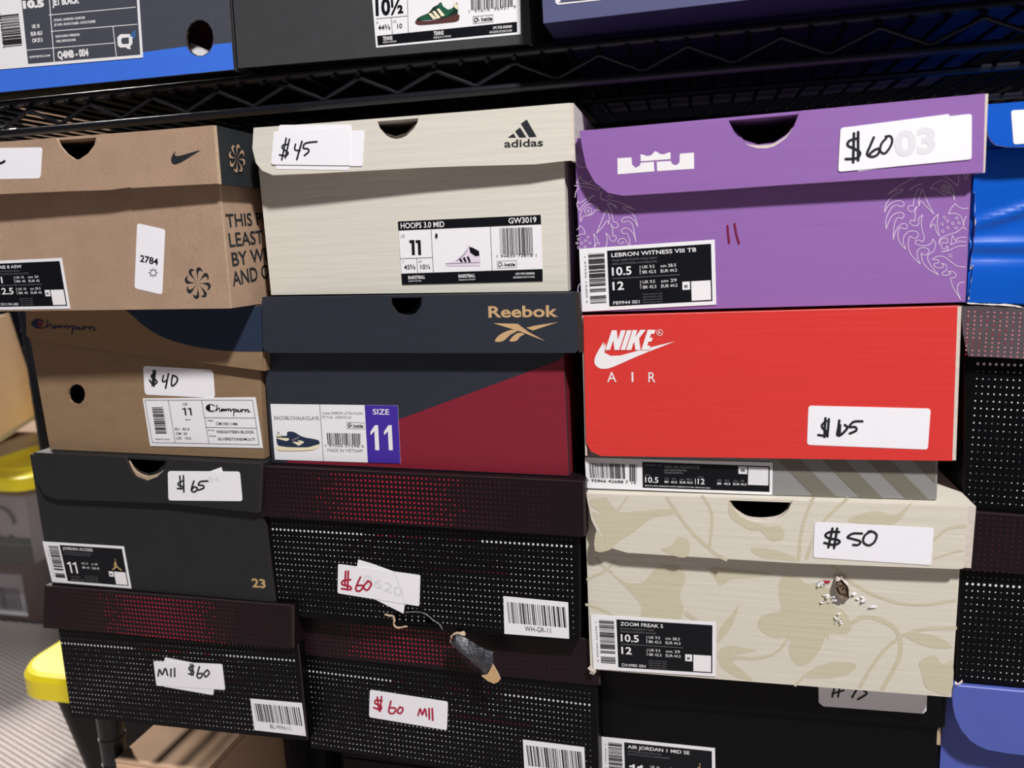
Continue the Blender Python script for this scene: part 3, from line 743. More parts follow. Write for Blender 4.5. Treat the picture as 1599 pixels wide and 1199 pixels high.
p.line(*B4((540, 506), (864, 494)), 1, 'inkg', 3); p.stroke(B4((640, 478), (700, 430), (740, 372)), 1.1, 'inkg', 3)
add_print(p, 'label_print', lb)

# --- navy / crimson box
F = Face(-.17, .003, -1.2); FL = Face(-.17, -.007, -1.0)
lid = [(409.5, 464.5), (610, 463), (612, 477), (621, 489), (636, 494), (650, 489.5), (658, 478), (660, 461.5), (898, 457), (904, 546), (899, 551.5), (760, 551.8), (560, 551.5), (421, 551.5), (413, 548), (411, 541)]
rb = Shoebox('dark navy and crimson shoebox with tan lettering on the lid', F, FL, notch_ab([(613, 470), (621, 483), (636, 489), (649, 484), (657, 472)]), lid, 'navy', 'navy', 'dkedge', .31, under=ab_,
    corners=[(412, 550), (881, 552), (890, 744), (425, 723)], lidc=[(409.5, 464.5), (898, 457), (904, 551), (411, 551)], lidw=(0, .0012), side='crimson', lidside='navy')
p = Print(FL, .0001)
p.text('Reebok', *A2((1118, 172), (1450, 168)), 17, 'tan', 1, .022)
p.poly(A2((1140, 200), (1258, 203), (1310, 242), (1390, 286), (1270, 240)), 'tan'); p.poly(A2((1450, 195), (1338, 212), (1298, 222), (1330, 235)), 'tan')
p.poly(smooth(A2((1148, 287), (1172, 255), (1222, 233), (1256, 236), (1222, 256), (1188, 285)), 3, True), 'tan'); p.poly(smooth(A2((1218, 286), (1236, 262), (1262, 246), (1290, 252), (1270, 264), (1250, 285)), 3, True), 'tan')
add_print(p, 'logo_print', rb.lid)
p = Print(F, .0001); p.poly([(880.5, 556), (871, 564), (624, 655), (445, 722.6), (889, 743)], 'crimson'); add_print(p, 'crimson_print', rb.body)
q = B5((92, 76), (1474, 92), (1504, 722), (142, 680))
lb = sticker(F, q, 0, rb.root, .0003, 'size_label', 'paper')
p = Print(F, .00054)
p.poly(B5((1115, 88), (1474, 92), (1504, 722), (1150, 711)), 'violabel')
p.line(*B5((628, 82), (670, 692)), .7, 'ink', 2)
for t_, a, b, h, m, bo in (('EACOBL/CHALK/CLAYE', (138, 245), (620, 250), 5.4, 'inkg', .01), ('Unisex REEBOK ULTRA FLASH', (654, 186), (1098, 192), 3.9, 'inkg', 0), ('STYLE: 100074131', (656, 232), (972, 236), 3.9, 'inkg', 0),
        ('Inside', (995, 330), (1098, 332), 5, 'ink', .03), ('1 97225 07298 0', (690, 540), (1110, 548), 3.6, 'ink', 0), ('MADE IN VIETNAM', (714, 594), (1096, 602), 5, 'inkg', 0), ('SIZE', (1206, 188), (1384, 192), 8.2, 'inkw', .01)):
    p.text(t_, *B5(a, b), h, m, 2, bo)
for x in (1178, 1325): p.poly(B5((x+48, 306), (x+84, 306), (x+97, 578), (x+53, 576), (x+43, 370), (x+3, 414), (x, 378)), 'inkw', 2)
p.bars(B5((704, 390), (1075, 396), (1078, 520), (716, 515)), 32, 'ink', 2, 41)
for a, b in (((922, 274), (1110, 280)), ((1110, 280), (1112, 346)), ((1112, 346), (924, 342)), ((924, 342), (922, 274))): p.line(*B5(a, b), .5, 'inkg', 2)
p.stroke(B5((968, 292), (942, 292), (938, 315), (955, 328), (962, 308), (980, 316)), 1.3, 'ink', 3)
p.poly(smooth(B5((160, 440), (178, 375), (205, 415), (270, 420), (280, 378), (350, 380), (440, 430), (560, 455), (615, 470), (628, 505), (600, 530), (480, 545), (250, 540), (175, 520)), 3, True), 'navyp', 2)
p.poly(smooth(B5((165, 532), (300, 545), (480, 550), (625, 512), (622, 545), (560, 570), (360, 582), (180, 575)), 3, True), 'creamp', 3)
p.stroke(B5((178, 580), (360, 584), (560, 574)), 1, 'tan', 4)
p.poly(B5((330, 485), (400, 488), (440, 508), (400, 528)), 'creamp', 3); p.poly(B5((390, 465), (450, 480), (460, 500), (420, 500)), 'creamp', 3)
p.poly(B5((165, 440), (290, 445), (300, 460), (270, 478), (165, 450)), 'creamp', 3); p.stroke(B5((335, 468), (400, 436)), 2.4, 'inkg', 3); p.poly(B5((165, 425), (175, 385), (205, 418), (220, 432)), 'creamp', 3)
add_print(p, 'label_print', lb)

# --- dotted box with the torn corner
F = Face(-.17, .000, -1.2); FL = Face(-.17, -.005, -1.4)
tear = [(906, 1001), (850, 1000), (788, 993), (731, 989), (711, 985), (692, 983), (687, 974), (674, 964), (657, 955), (620, 956), (614, 964), (616, 979), (560, 975), (500, 967), (436, 959)]
def torn(c4, face): return [c4[0], c4[1]]+[Vector(face.ab(q)) for q in tear]
_holes = [F.ab(q) for q in ((617, 979), (612, 960), (622, 952), (659, 951), (678, 962), (690, 972), (696, 990), (640, 990))]
def inpoly(P, a, b):
    c = False; n = len(P)
    for i in range(n):
        (x0, y0), (x1, y1) = P[i], P[i-1]
        if (y0 > b) != (y1 > b) and a < (x1-x0)*(b-y0)/(y1-y0)+x0: c = not c
    return c
bx_in = lambda a, b: not inpoly(_holes, a, b)
d2 = dot_box('black dotted shoebox with torn lower edge and red $60 sticker, under the crimson box', F, FL,
    A6((20, 44), (500, 66), (900, 84), (1252, 104), (1256, 316), (980, 298), (690, 279), (350, 258), (18, 236)), [(407.5, 728), (910, 752), (912, 838), (407.5, 806)],
    [(418, 804), (905, 838), (906, 1001), (436, 959)], body=torn, under=rb, seed=5, pos=(.42, .40))
bx_in = None
# torn edge pieces
g = G(); panel(g, F, [[(613, 950), (666, 950), (664, 978), (640, 979), (616, 979)]], -.0035, .001, 'dotblack'); o = g.build('inner_wall', d2.root)
p = Print(F, -.0033)
for (x, y) in C6((380, 152), (440, 156), (500, 160), (560, 164), (615, 170), (380, 190), (440, 193), (500, 198), (560, 203), (615, 205)): p.disc((x, y), 1.2, 'dw', 1, 6)
add_print(p, 'dot_print', o)
def ragged(face, pts, w, m, parent, name, out=.0006, seed=1, label=None):
    rnd = random.Random(seed); P = smooth(pts, 4); vs = []; g = G()
    for i, q in enumerate(P):
        a = Vector(P[min(i+1, len(P)-1)])-Vector(P[max(i-1, 0)]); a.normalize(); n_ = Vector((-a.y, a.x))
        h = w*(.5+rnd.random()); vs += [face.p(Vector(q)+n_*h*.5, out+.0006*rnd.random()), face.p(Vector(q)-n_*h*.5, out*rnd.random())]
    g.add(vs, [(2*i, 2*i+1, 2*i+3, 2*i+2) for i in range(len(P)-1)], m); return g.build(name, parent, label=label)
ragged(F, C6((258, 115), (300, 128), (340, 135), (350, 180), (345, 215), (385, 245), (440, 235), (475, 232)), 1.9, 'kraftraw', d2.root, 'torn_edge', seed=2, label='pale torn cardboard edge')
ragged(F, C6((455, 98), (540, 92), (610, 98), (660, 120), (720, 170), (775, 205), (800, 240), (812, 262)), .8, 'inkg', d2.root, 'torn_edge', seed=3, label='thin torn cardboard edge')
# hanging curled strip
top = C6((920, 350), (960, 290), (1050, 330), (1180, 390), (1318, 440)); bot = C6((915, 395), (990, 470), (1080, 520), (1160, 590), (1215, 640))
g = G(); vs = []; n1 = 18; n2 = 6; rnd = random.Random(4)
tp = smooth(top, 6); bt = smooth(bot, 6)
for i in range(n1+1):
    a = Vector(tp[int(i/n1*(len(tp)-1))]); b = Vector(bt[int(i/n1*(len(bt)-1))])
    for j in range(n2+1):
        v = j/n2; vs.append(F.p(a*(1-v)+b*v, .002+.004*math.sin(math.pi*v)+.0009*math.sin(v*34+i*.5)+.0005*rnd.random()+.003*i/n1))
end = C6((1318, 445), (1322, 545), (1300, 590), (1215, 640))
g.add(vs, [(i*(n2+1)+j, i*(n2+1)+j+1, (i+1)*(n2+1)+j+1, (i+1)*(n2+1)+j) for i in range(n1) for j in range(n2)], 'flap')
g.add([F.p(q, .006) for q in C6((1318, 440), (1322, 545), (1270, 640), (1215, 640))], [(0, 3, 2, 1)], 'flap')
o = g.build('torn_flap', d2.root, smooth=False, label='creased dark strip of cardboard hanging from the torn edge')
p = Print(F, .0068)
for k in range(9):
    y = 355+k*10; p.stroke(C6((960+k*6, y), (1090+k*10, y+25+k*4), (1230, y+60+k*14), (1312, y+85+k*16) if k < 5 else (1250, y+120+k*10)), .8, 'inkg', 1)
add_print(p, 'crease_wear', o)
g = G(); panel(g, F, [C6((1318, 545), (1345, 590), (1368, 630), (1392, 685), (1372, 712), (1330, 728), (1270, 700), (1212, 655), (1260, 648), (1290, 610))], .0075, .0012, 'tan', 'kraftraw'); g.build('torn_tip', d2.root, label='bare tan cardboard tip of the torn strip')
ragged(F, C6((915, 410), (898, 350), (920, 300), (975, 278), (1040, 300)), 2.4, 'kraftraw', d2.root, 'torn_edge', out=.003, seed=6, label='curled pale cardboard edge')
sticker(F, A6((392, 402), (440, 416), (540, 452), (582, 486), (566, 609), (440, 546), (380, 470)), 0, d2.root, 0)
st = sticker(F, A6((316, 418), (631, 461), (627, 580), (314, 530)), 3, d2.root, .0003)
p = Print(F, .00054)
dollar(p, A6((364, 478), (336, 482), (332, 496), (362, 504), (364, 516), (330, 512)), (A6((346, 446), (342, 500)), A6((356, 446), (352, 516))), 'rmarker', 2.4)
p.stroke(A6((402, 468), (384, 512), (398, 522), (414, 502), (390, 500)), 2.4, 'rmarker', 3); p.stroke(A6((432, 482), (414, 505), (428, 518), (444, 494), (430, 482)), 2.4, 'rmarker', 3)
p.text('0620', *A6((410, 490), (560, 545)), 14, 'inkl', 2)
p.stroke(A6((530, 450), (552, 500), (575, 575)), .9, 'inkl', 2)
add_print(p, 'handwriting', st)
bar_label(F, A6((948, 542), (1196, 566), (1200, 705), (952, 686)), d2.root, 'WH-GR-11', 22, None)

# --- lowest dotted box of the middle stack
F = Face(-.17, .014, -1.2); FL = Face(-.17, .012, -1.4)
d3 = dot_box('black dotted shoebox with red $60 m11 sticker, lowest of the middle stack', F, FL,
    [(457, 962), (458, 990), (461, 1021), (580, 1034), (706, 1048), (820, 1060), (935, 1071), (934, 1000)], [(457, 962), (932, 1004), (935, 1071), (461, 1021)],
    [(473, 1024), (932, 1073), (936, 1235), (486, 1168)], under=d2, seed=7, pos=(.38, .34))
st = sticker(F, A6((437, 900), (736, 946), (732, 1055), (434, 1005)), 3.5, d3.root, 0)
p = Print(F, .00024)
dollar(p, A6((484, 942), (460, 940), (458, 952), (480, 962), (478, 976), (452, 968)), (A6((466, 928), (472, 978)), A6((482, 926), (476, 982))), 'rmarker', 2.2)
p.stroke(A6((518, 944), (510, 984), (528, 990), (536, 972), (514, 968)), 2.3, 'rmarker', 3); p.stroke(A6((552, 966), (542, 984), (556, 990), (564, 972), (552, 966)), 2.3, 'rmarker', 3)
p.stroke(A6((622, 998), (630, 972), (638, 996), (648, 972), (654, 1000)), 2.2, 'rmarker', 3); p.stroke(A6((664, 972), (665, 1012)), 2.3, 'rmarker', 3); p.stroke(A6((676, 972), (678, 1016)), 2.3, 'rmarker', 3)
add_print(p, 'handwriting', st)
bar_label(F, [(817, 1155), (913, 1167), (915, 1222), (820, 1212)], d3.root, 'BL-WH-11', 23, None)

# ================================================================== RIGHT STACK
# --- purple box
F = Face(.037, .002, .5); FL = Face(.037, -.0065, .3)
nt = Z4((120, 600), (150, 660), (200, 715), (235, 732), (270, 741), (310, 741), (350, 732), (410, 690), (450, 630), (478, 555))
lid = [(905, 204.5)]+nt+[(1539, 146.5), (1536, 269), (1533, 270), (1400, 278), (1220, 289.5), (1100, 298), (974, 306), (950, 301.5), (929, 285), (916, 261), (909.5, 231)]
nb = [(1139, 196), (1147, 203), (1162, 219), (1184, 226), (1209, 223), (1228, 211), (1241, 193), (1246, 184)]
pb = Shoebox('purple shoebox with white crown logo and lion line drawing, top of the right stack', F, FL, notch_ab(nb), lid, 'purple', 'purple', 'white_raw', .32, leftwall=False,
    corners=[(898, 230), (1518, 262), (1508, 472), (909.5, 488)], lidc=[(905, 204.5), (1539, 146.5), (1534, 270), (905, 311)], lidw=(.0, .0004))
crescent(FL, nt[2:9], 5.5, 'white_raw', pb.root)
p = Print(FL, .0001)
U = Z3((978, 990), (1066, 985), (1070, 1030), (1092, 1050), (1118, 1036), (1124, 1018), (1206, 1012), (1210, 1072), (980, 1091)); p.poly(U, 'inkw')
p.poly(Z3((1224, 1012), (1312, 1007), (1322, 1028), (1345, 1034), (1366, 1018), (1368, 962), (1456, 955), (1458, 1056), (1226, 1071)), 'inkw')
p.poly(Z3((1122, 966), (1140, 968), (1160, 976), (1185, 974), (1200, 962), (1212, 946), (1228, 952), (1245, 964), (1270, 966), (1295, 955), (1310, 952), (1310, 996), (1124, 1010)), 'inkw')
add_print(p, 'crown_print', pb.lid)
sticker(FL, Z4((745, 832), (1110, 632), (1300, 600), (1290, 790), (770, 857)), 0, pb.root, 0)
sticker(FL, Z4((690, 640), (1222, 571), (1222, 590), (900, 640)), 0, pb.root, .0001)
st = sticker(FL, Z4((680, 640), (1335, 570), (1334, 797), (668, 860)), 5, pb.root, .0003)
p = Print(FL, .00054)
dollar(p, Z4((768, 692), (725, 705), (716, 728), (750, 745), (778, 765), (760, 792), (706, 796)), (Z4((747, 668), (743, 812)), Z4((768, 662), (768, 802))), 'marker', 3.4)
p.stroke(Z4((846, 688), (828, 730), (812, 772), (838, 785), (866, 772), (874, 745), (848, 752), (822, 775)), 3.2, 'marker', 3)
p.stroke(Z4((908, 692), (884, 720), (878, 755), (900, 768), (925, 740), (938, 705), (928, 682), (905, 684)), 3, 'marker', 3)
p.text('03', *Z4((950, 782), (1155, 756)), 36, 'inkl', 1, .04)
add_print(p, 'handwriting', st)
p = Print(F, .0001); Wd = 1.15
def LN(Z, *lists):
    for l in lists: p.stroke(Z(*l), Wd, 'inkc', 1, True, False, 3)
LN(C4, ((400, 85), (260, 155), (145, 238)), ((145, 238), (200, 210), (265, 193), (272, 205), (240, 225), (175, 265), (130, 325), (118, 393)), ((118, 393), (145, 340), (190, 305), (240, 293), (280, 308), (280, 335), (255, 345), (230, 332), (185, 345), (145, 410), (128, 470), (132, 535)),
   ((132, 535), (155, 470), (185, 420), (230, 395), (275, 400), (282, 425), (262, 446), (235, 436), (210, 465), (196, 530), (192, 625)), ((192, 625), (205, 570), (235, 515), (275, 488), (310, 502), (302, 533), (272, 530), (252, 518), (232, 560), (235, 620), (260, 670), (298, 705)),
   ((298, 705), (276, 650), (285, 595), (325, 556), (385, 555), (406, 582), (388, 612), (355, 610), (335, 596), (320, 640), (325, 710), (360, 775), (422, 832)), ((422, 832), (396, 770), (400, 715), (440, 692), (488, 704), (494, 732), (470, 756), (440, 750), (430, 740), (438, 800), (480, 865), (576, 925)),
   ((576, 925), (520, 855), (485, 795), (492, 755), (535, 720), (552, 665), (530, 618)), ((530, 618), (515, 652), (475, 675), (410, 672), (380, 655), (388, 630), (415, 630), (438, 642), (456, 612), (440, 550), (430, 480), (441, 415)),
   ((441, 415), (405, 450), (410, 490), (390, 506), (350, 500), (332, 475), (350, 458), (372, 470)), ((372, 470), (380, 420), (375, 365), (394, 340)), ((394, 340), (375, 380), (335, 386), (314, 355), (335, 335), (362, 340)), ((362, 340), (368, 285), (385, 235), (412, 185)),
   ((438, 195), (408, 290), (412, 340)), ((412, 340), (422, 295), (470, 340), (538, 408)), ((538, 408), (490, 320), (460, 245), (438, 195)), ((508, 190), (540, 150), (585, 128), (620, 122), (668, 150), (705, 205), (712, 285)), ((712, 285), (694, 238), (655, 220)),
   ((508, 192), (560, 195), (590, 225), (630, 240), (662, 222), (676, 192), (660, 168)), ((660, 405), (690, 350), (722, 318)), ((722, 318), (750, 350), (800, 362), (828, 355)), ((660, 405), (720, 402), (768, 430), (790, 512)), ((790, 512), (795, 460), (815, 425)),
   ((572, 408), (520, 470), (505, 522)), ((505, 522), (540, 490), (556, 550), (585, 597)), ((585, 597), (566, 500), (572, 408)), ((580, 665), (592, 615), (650, 588), (730, 560), (785, 522), (812, 542)),
   ((580, 665), (598, 625), (635, 612), (655, 625), (645, 655), (608, 652), (600, 690), (625, 705), (655, 680), (650, 715), (600, 728)), ((600, 728), (660, 718), (740, 682), (812, 680)), ((695, 590), (680, 668)), ((680, 668), (745, 642), (812, 645)), ((695, 590), (722, 636)), ((722, 636), (750, 608), (812, 605)),
   ((525, 795), (560, 770), (620, 770), (680, 812), (740, 852), (804, 857)), ((525, 795), (575, 800), (578, 820), (542, 830), (545, 855), (590, 868), (620, 850), (602, 828)), ((602, 828), (638, 838), (645, 880), (608, 908), (620, 928), (665, 924), (682, 908), (655, 900)),
   ((655, 900), (690, 893), (726, 920), (712, 948), (678, 952)), ((678, 952), (700, 1030), (765, 1135)), ((765, 1135), (738, 1060), (748, 1000), (795, 985)), ((330, 200), (385, 165), (435, 150)), ((600, 70), (670, 110), (740, 170)), ((740, 170), (748, 120), (745, 80)), ((790, 60), (812, 112), (830, 55)))
for x, y in ((625, 435), (652, 467), (607, 493), (697, 487), (732, 443), (750, 483), (656, 525), (725, 525), (612, 555)): p.ring(C4((x, y))[0], 1.9, .9, 'inkc')
p.ring(C4((678, 762))[0], 2.3, .9, 'inkc'); p.ring(C4((628, 188))[0], 5.4, 1.1, 'inkc'); p.ring(C4((628, 188))[0], 1.9, 1, 'inkc')
add_print(p, 'lion_print', pb.body); p = Print(F, .0001)
LN(C5, ((130, 260), (78, 345)), ((78, 345), (180, 350), (240, 340), (262, 315)), ((130, 260), (142, 312), (200, 335)), ((58, 378), (120, 380), (230, 402), (330, 425), (352, 405)), ((352, 405), (270, 372), (180, 352)), ((110, 400), (75, 445), (62, 515)),
   ((290, 490), (215, 520), (140, 570)), ((140, 570), (112, 585), (100, 555)), ((100, 555), (85, 600), (110, 670)), ((110, 670), (150, 610), (230, 540), (290, 490)), ((130, 800), (125, 720), (160, 640), (230, 590), (300, 610), (350, 665)),
   ((350, 665), (300, 665), (270, 705), (210, 732), (160, 735), (130, 800)), ((85, 890), (105, 875), (120, 845)), ((120, 845), (165, 885), (183, 945)), ((183, 945), (130, 945), (82, 970)), ((430, 655), (385, 760), (315, 935)), ((315, 935), (375, 870), (440, 785), (457, 830)), ((457, 830), (464, 740), (430, 655)),
   ((380, 440), (362, 490), (370, 538)), ((370, 538), (440, 555), (552, 640)), ((552, 640), (520, 600), (440, 595)), ((440, 595), (485, 660), (500, 740), (515, 805)), ((515, 805), (555, 812), (568, 845), (545, 872), (510, 866), (480, 825)), ((480, 825), (502, 890), (505, 970)),
   ((505, 970), (535, 962), (545, 995), (515, 1030), (472, 1010), (465, 972)), ((465, 972), (425, 930)), ((425, 930), (440, 1010), (425, 1100)), ((500, 510), (465, 488), (445, 510), (480, 545), (600, 575), (765, 660)), ((765, 660), (680, 628), (625, 625), (640, 650), (720, 690), (775, 770), (795, 855)),
   ((795, 855), (760, 790), (700, 748), (640, 752), (608, 785), (630, 808), (690, 792), (740, 850), (775, 1035)), ((775, 1035), (750, 950), (700, 890), (645, 870), (605, 902), (625, 938), (668, 938), (698, 1000), (706, 1078)),
   ((280, 940), (320, 1000), (350, 1070)), ((350, 1070), (325, 1040), (290, 1105)), ((290, 1105), (295, 1020), (280, 940)), ((635, 1050), (620, 1035), (600, 1060), (565, 1040), (580, 1005), (640, 1000), (690, 1075)), ((95, 20), (75, 80), (100, 145), (160, 165), (188, 155)))
for x, y in ((105, 1003), (187, 1020), (217, 978), (140, 1050), (238, 1048), (105, 1100), (180, 1092), (88, 1050)): p.ring(C5((x, y))[0], 1.7, .9, 'inkc')
p.ring(C5((218, 675))[0], 5.6, 1.1, 'inkc'); p.ring(C5((218, 675))[0], 1.8, 1, 'inkc')
p.stroke([(913, 440), (905, 445), (903, 455), (909, 462)], Wd, 'inkc', 1)
add_print(p, 'lion_print', pb.body)
p = Print(F, .00024); p.stroke([(1136.5, 353), (1137.5, 366), (1139, 379.5)], 3.2, 'dmarker', 1, True); p.stroke([(1147.5, 350), (1150, 365), (1154.5, 380.5)], 3.2, 'dmarker', 1, True)
add_print(p, 'handwriting', pb.body)
nike_label(F, [(905, 389), (1116.5, 374.5), (1119, 476), (909.5, 487)], pb.root, 'LEBRON WITNESS VIII TB', 'WOLF GREY/WHITE-WOLF GREY', 'GRIS LOUP/GRIS LOUP/BLANC', '10.5', '9.5', '42.5', '28.5', '44.5', '12', '9.5', '42.5', '29', '44.5', 'FB9944 001', 5, '1 97596 14409 3', out=.0002)

# --- red lid on grey striped box
F = Face(.037, .004, .4); FL = Face(.037, -.003, .2)
lid = [(911.5, 494), (1496, 479), (1487.5, 720), (1330, 718), (1100, 714.5), (939, 712.5), (923, 705), (916, 691), (914.5, 640)]
hb = Shoebox('box with tall red lid and white tick logo, grey striped base showing beneath', F, FL, None, lid, 'grey', 'red', 'white_raw', .32, under=pb,
    corners=[(914, 640), (1468, 640), (1463, 781), (916, 764)], lidc=[(911.5, 494), (1496, 479), (1487.5, 720), (917, 713)], lidw=(.0008, .0008))
p = Print(FL, .0001)
p.poly(smooth(A3((112, 165), (82, 215), (74, 248), (88, 268), (112, 274), (150, 266), (250, 222), (400, 163)), 3)[:-1]+A3((400, 163), (290, 190), (180, 220), (140, 222), (116, 210), (110, 190)), 'inkw')
p.poly(A3((104, 200), (118, 170), (122, 202)), 'inkw')
for col_, k_, w_ in (('red', 2, 6), ('inkw', 3, 0)):
    for L_ in (((118, 198), (144, 119), (164, 119), (168, 158), (181, 119), (200, 119), (174, 198), (155, 198), (150, 158), (137, 198)), ((179, 198), (205, 119), (224, 119), (198, 198)),
               ((202, 198), (228, 118), (247, 118), (238, 147), (259, 117), (281, 117), (254, 151), (260, 198), (239, 198), (235, 166), (231, 171), (222, 198)),
               ((263, 198), (289, 117), (320, 117), (315, 133), (302, 133), (297, 149), (309, 149), (304, 164), (292, 164), (287, 181), (300, 181), (295, 198))):
        pts_ = A3(*L_)
        if w_: p.stroke(pts_+[pts_[0]], 2.0, 'red', 2, False)
        p.poly(pts_, col_, k_)
p.ring(A3((337, 128))[0], 4.6, .8, 'inkw', 3); p.text('R', *A3((332, 134), (343, 133)), 4, 'inkw', 3)
for t_, a, b in (('A', (126, 327), (163, 327)), ('I', (224, 327), (231, 327)), ('R', (292, 328), (320, 328))): p.text(t_, *A3(a, b), 15.5, 'inkw', 3, .0)
add_print(p, 'logo_print', hb.lid)
st = sticker(FL, A3((936, 422), (1428, 434), (1416, 599), (930, 580)), 5, hb.root, 0)
p = Print(FL, .00024)
dollar(p, A3((1008, 484), (990, 500), (996, 516), (1010, 528), (1002, 542), (975, 540)), (A3((1004, 472), (1000, 548)), A3((1018, 476), (1012, 546))), 'marker', 3)
p.stroke(A3((1060, 482), (1056, 512), (1052, 540), (1068, 538), (1092, 512), (1082, 500)), 3.2, 'marker', 3); p.stroke(A3((1064, 500), (1062, 535)), 2.6, 'marker', 3)
p.stroke(A3((1153, 485), (1118, 487), (1100, 508), (1124, 508), (1128, 522), (1102, 534)), 3, 'marker', 3)
add_print(p, 'handwriting', st)
p = Print(F, .0001)
for k in range(0, 8):
    x = 760+k*180
    q_ = clip_right(A3((x, 590), (x+92, 590), (x+92+205, 797), (x+205, 795)), 1461)
    if q_: p.poly(q_, 'olive')
add_print(p, 'stripe_print', hb.body)
q = B7((20, 22), (1532, 64), (1528, 325), (32, 268))
lb = sticker(F, q, 0, hb.root, .0002, 'size_label', 'paper')
p = Print(F, .00044)
p.poly(B7((482, 58), (1508, 94), (1506, 300), (486, 266)), 'ink')
p.bars(B7((52, 66), (345, 76), (350, 195), (62, 186)), 30, 'ink', 2, 51); p.bars(B7((378, 78), (440, 80), (440, 218), (380, 214)), 7, 'ink', 2, 52)
for t_, a, b, h, m in (('1 95866 42688 7', (42, 216), (370, 232), 4.2, 'ink'), ('14', (395, 234), (430, 238), 3.6, 'ink'), ('DC0889 103', (502, 92), (640, 96), 3.2, 'inkg'), ('NIKE AIR HUARACHE', (658, 106), (942, 112), 4.6, 'inkg'), ('LIGHT SMOKE/STEEL PINK', (658, 130), (840, 134), 2.4, 'inkg'),
        ('GRIS/JAUNE/METAL', (658, 150), (812, 154), 2.4, 'inkg'), ('MENS', (504, 168), (550, 169), 1.6, 'inkg'), ('10.5', (505, 222), (612, 226), 8.4, 'inkw'), ('UK   9.5', (662, 200), (752, 203), 3, 'inkg'), ('BR  42.5', (662, 226), (762, 230), 3.2, 'inkw'),
        ('cm  28.5', (784, 206), (882, 208), 3.2, 'inkg'), ('EUR 44.5', (784, 230), (888, 234), 3.2, 'inkw'), ('WMNS', (925, 182), (975, 184), 1.6, 'inkg'), ('12', (928, 236), (984, 238), 8.4, 'inkw'), ('UK   9.5', (1086, 214), (1180, 217), 3, 'inkg'), ('BR  42.5', (1086, 240), (1190, 243), 3.2, 'inkw'),
        ('cm  29', (1214, 218), (1300, 221), 3.2, 'inkg'), ('EUR 44.5', (1214, 244), (1320, 247), 3.2, 'inkw'), ('MADE IN CHINA | FABRIQUE EN CHINE | FABBRICATO IN CINA | HECHO EN CHINA', (505, 252), (1030, 272), 1.7, 'inkw')):
    p.text(t_, *B7(a, b), h, m, 2, .012)
p.line(*B7((908, 192), (910, 236)), .8, 'inkw', 2)
p.quad(B7((1256, 92), (1326, 95), (1326, 156), (1256, 154)), 'inkl', 2); p.quad(B7((1336, 96), (1498, 102), (1496, 248), (1332, 242)), 'inkl', 2)
p.quad(B7((1274, 112), (1308, 114), (1308, 138), (1274, 136)), 'inkg', 3)
add_print(p, 'label_print', lb)

# --- ivory floral box
F = Face(.037, .005, -.2); FL = Face(.037, -.004, 0)
nt = A7((590, 88), (603, 118), (618, 142), (640, 162), (668, 180), (700, 187), (740, 187), (780, 180), (806, 166), (826, 145), (845, 95))
lid = [(916, 771)]+nt+[(1512.5, 787), (1504.5, 888), (1497, 889), (1248, 880), (1124, 872.5), (980, 863.5), (956, 856.5), (936, 836.5), (924, 812), (918, 784)]
nb = A7((598, 105), (620, 150), (650, 180), (690, 205), (728, 214), (775, 202), (815, 172), (840, 130))
fb = Shoebox('ivory shoebox with khaki flower silhouettes and a punctured front, $50 sticker', F, FL, notch_ab([(x, y-6) for x, y in nb]), lid, 'floral', 'floral', 'white_raw', .325, under=hb, leftwall=False,
    corners=[(913.5, 780), (1499, 892), (1486, 1089), (922.5, 1045.5)], lidc=[(916, 771), (1512.5, 787), (1504.5, 888), (913, 859)], lidw=(.0, .0030))
crescent(FL, nt[1:10], 4.5, 'white_raw', fb.root)
p = Print(FL, .0001)
def fl(*pts, sm=True): p.poly(smooth(A7(*pts), 3, True) if sm else A7(*pts), 'floralp', 0)
def vine(*pts, w=4.5): p.stroke(A7(*pts), w, 'floralp', 0, True, False, 5)
fl((55, 100), (110, 92), (125, 100), (165, 148), (250, 145), (370, 138), (395, 155), (300, 172), (230, 225), (170, 262), (130, 292), (95, 220), (60, 150), (110, 165), (58, 125))
vine((200, 92), (165, 140), w=3); vine((355, 95), (440, 215), (535, 305), (585, 335), w=5); vine((495, 88), (530, 160), (520, 290), w=4.5)
fl((595, 100), (600, 165), (650, 205), (690, 222), (720, 222), (760, 262), (812, 250), (800, 205), (750, 205), (700, 190), (640, 165), (605, 118))
fl((680, 292), (745, 292), (800, 305), (850, 325), (872, 342), (800, 335), (720, 325)); fl((330, 296), (370, 282), (400, 248), (440, 262), (438, 318), (400, 325))
vine((925, 95), (885, 200), (868, 335), w=5); vine((1058, 97), (985, 165), (935, 230), (900, 330), w=5)
fl((1062, 188), (1105, 158), (1180, 145), (1240, 162), (1290, 128), (1310, 112), (1255, 188), (1190, 196)); vine((1395, 260), (1450, 215), (1520, 205), w=4.5); vine((1400, 330), (1460, 310), (1510, 300), w=3)
fl((75, 310-8), (140, 292), (110, 262), (80, 220))
add_print(p, 'flower_print', fb.lid)
p = Print(F, .0001)
fl((140, 392), (200, 425), (262, 422), (300, 380), (335, 362), (400, 362), (428, 412), (405, 470), (420, 540), (380, 600), (300, 600), (258, 612), (240, 590), (255, 520), (200, 450))
fl((520, 368), (640, 378), (765, 390), (700, 405), (610, 410), (565, 437), (545, 410)); fl((805, 402), (860, 402), (885, 420), (905, 432), (950, 428), (985, 452), (1000, 510), (1050, 540), (1075, 600), (1050, 625), (985, 625), (950, 690), (905, 740), (858, 745), (830, 690), (835, 640), (765, 640), (712, 600), (718, 560), (768, 540), (800, 530), (790, 450))
fl((556, 690), (600, 672), (655, 680), (705, 690), (640, 702), (600, 705), (700, 722), (610, 728), (640, 760), (690, 808), (620, 790), (560, 745)); fl((552, 660), (560, 605), (600, 555), (635, 510), (615, 580), (585, 625))
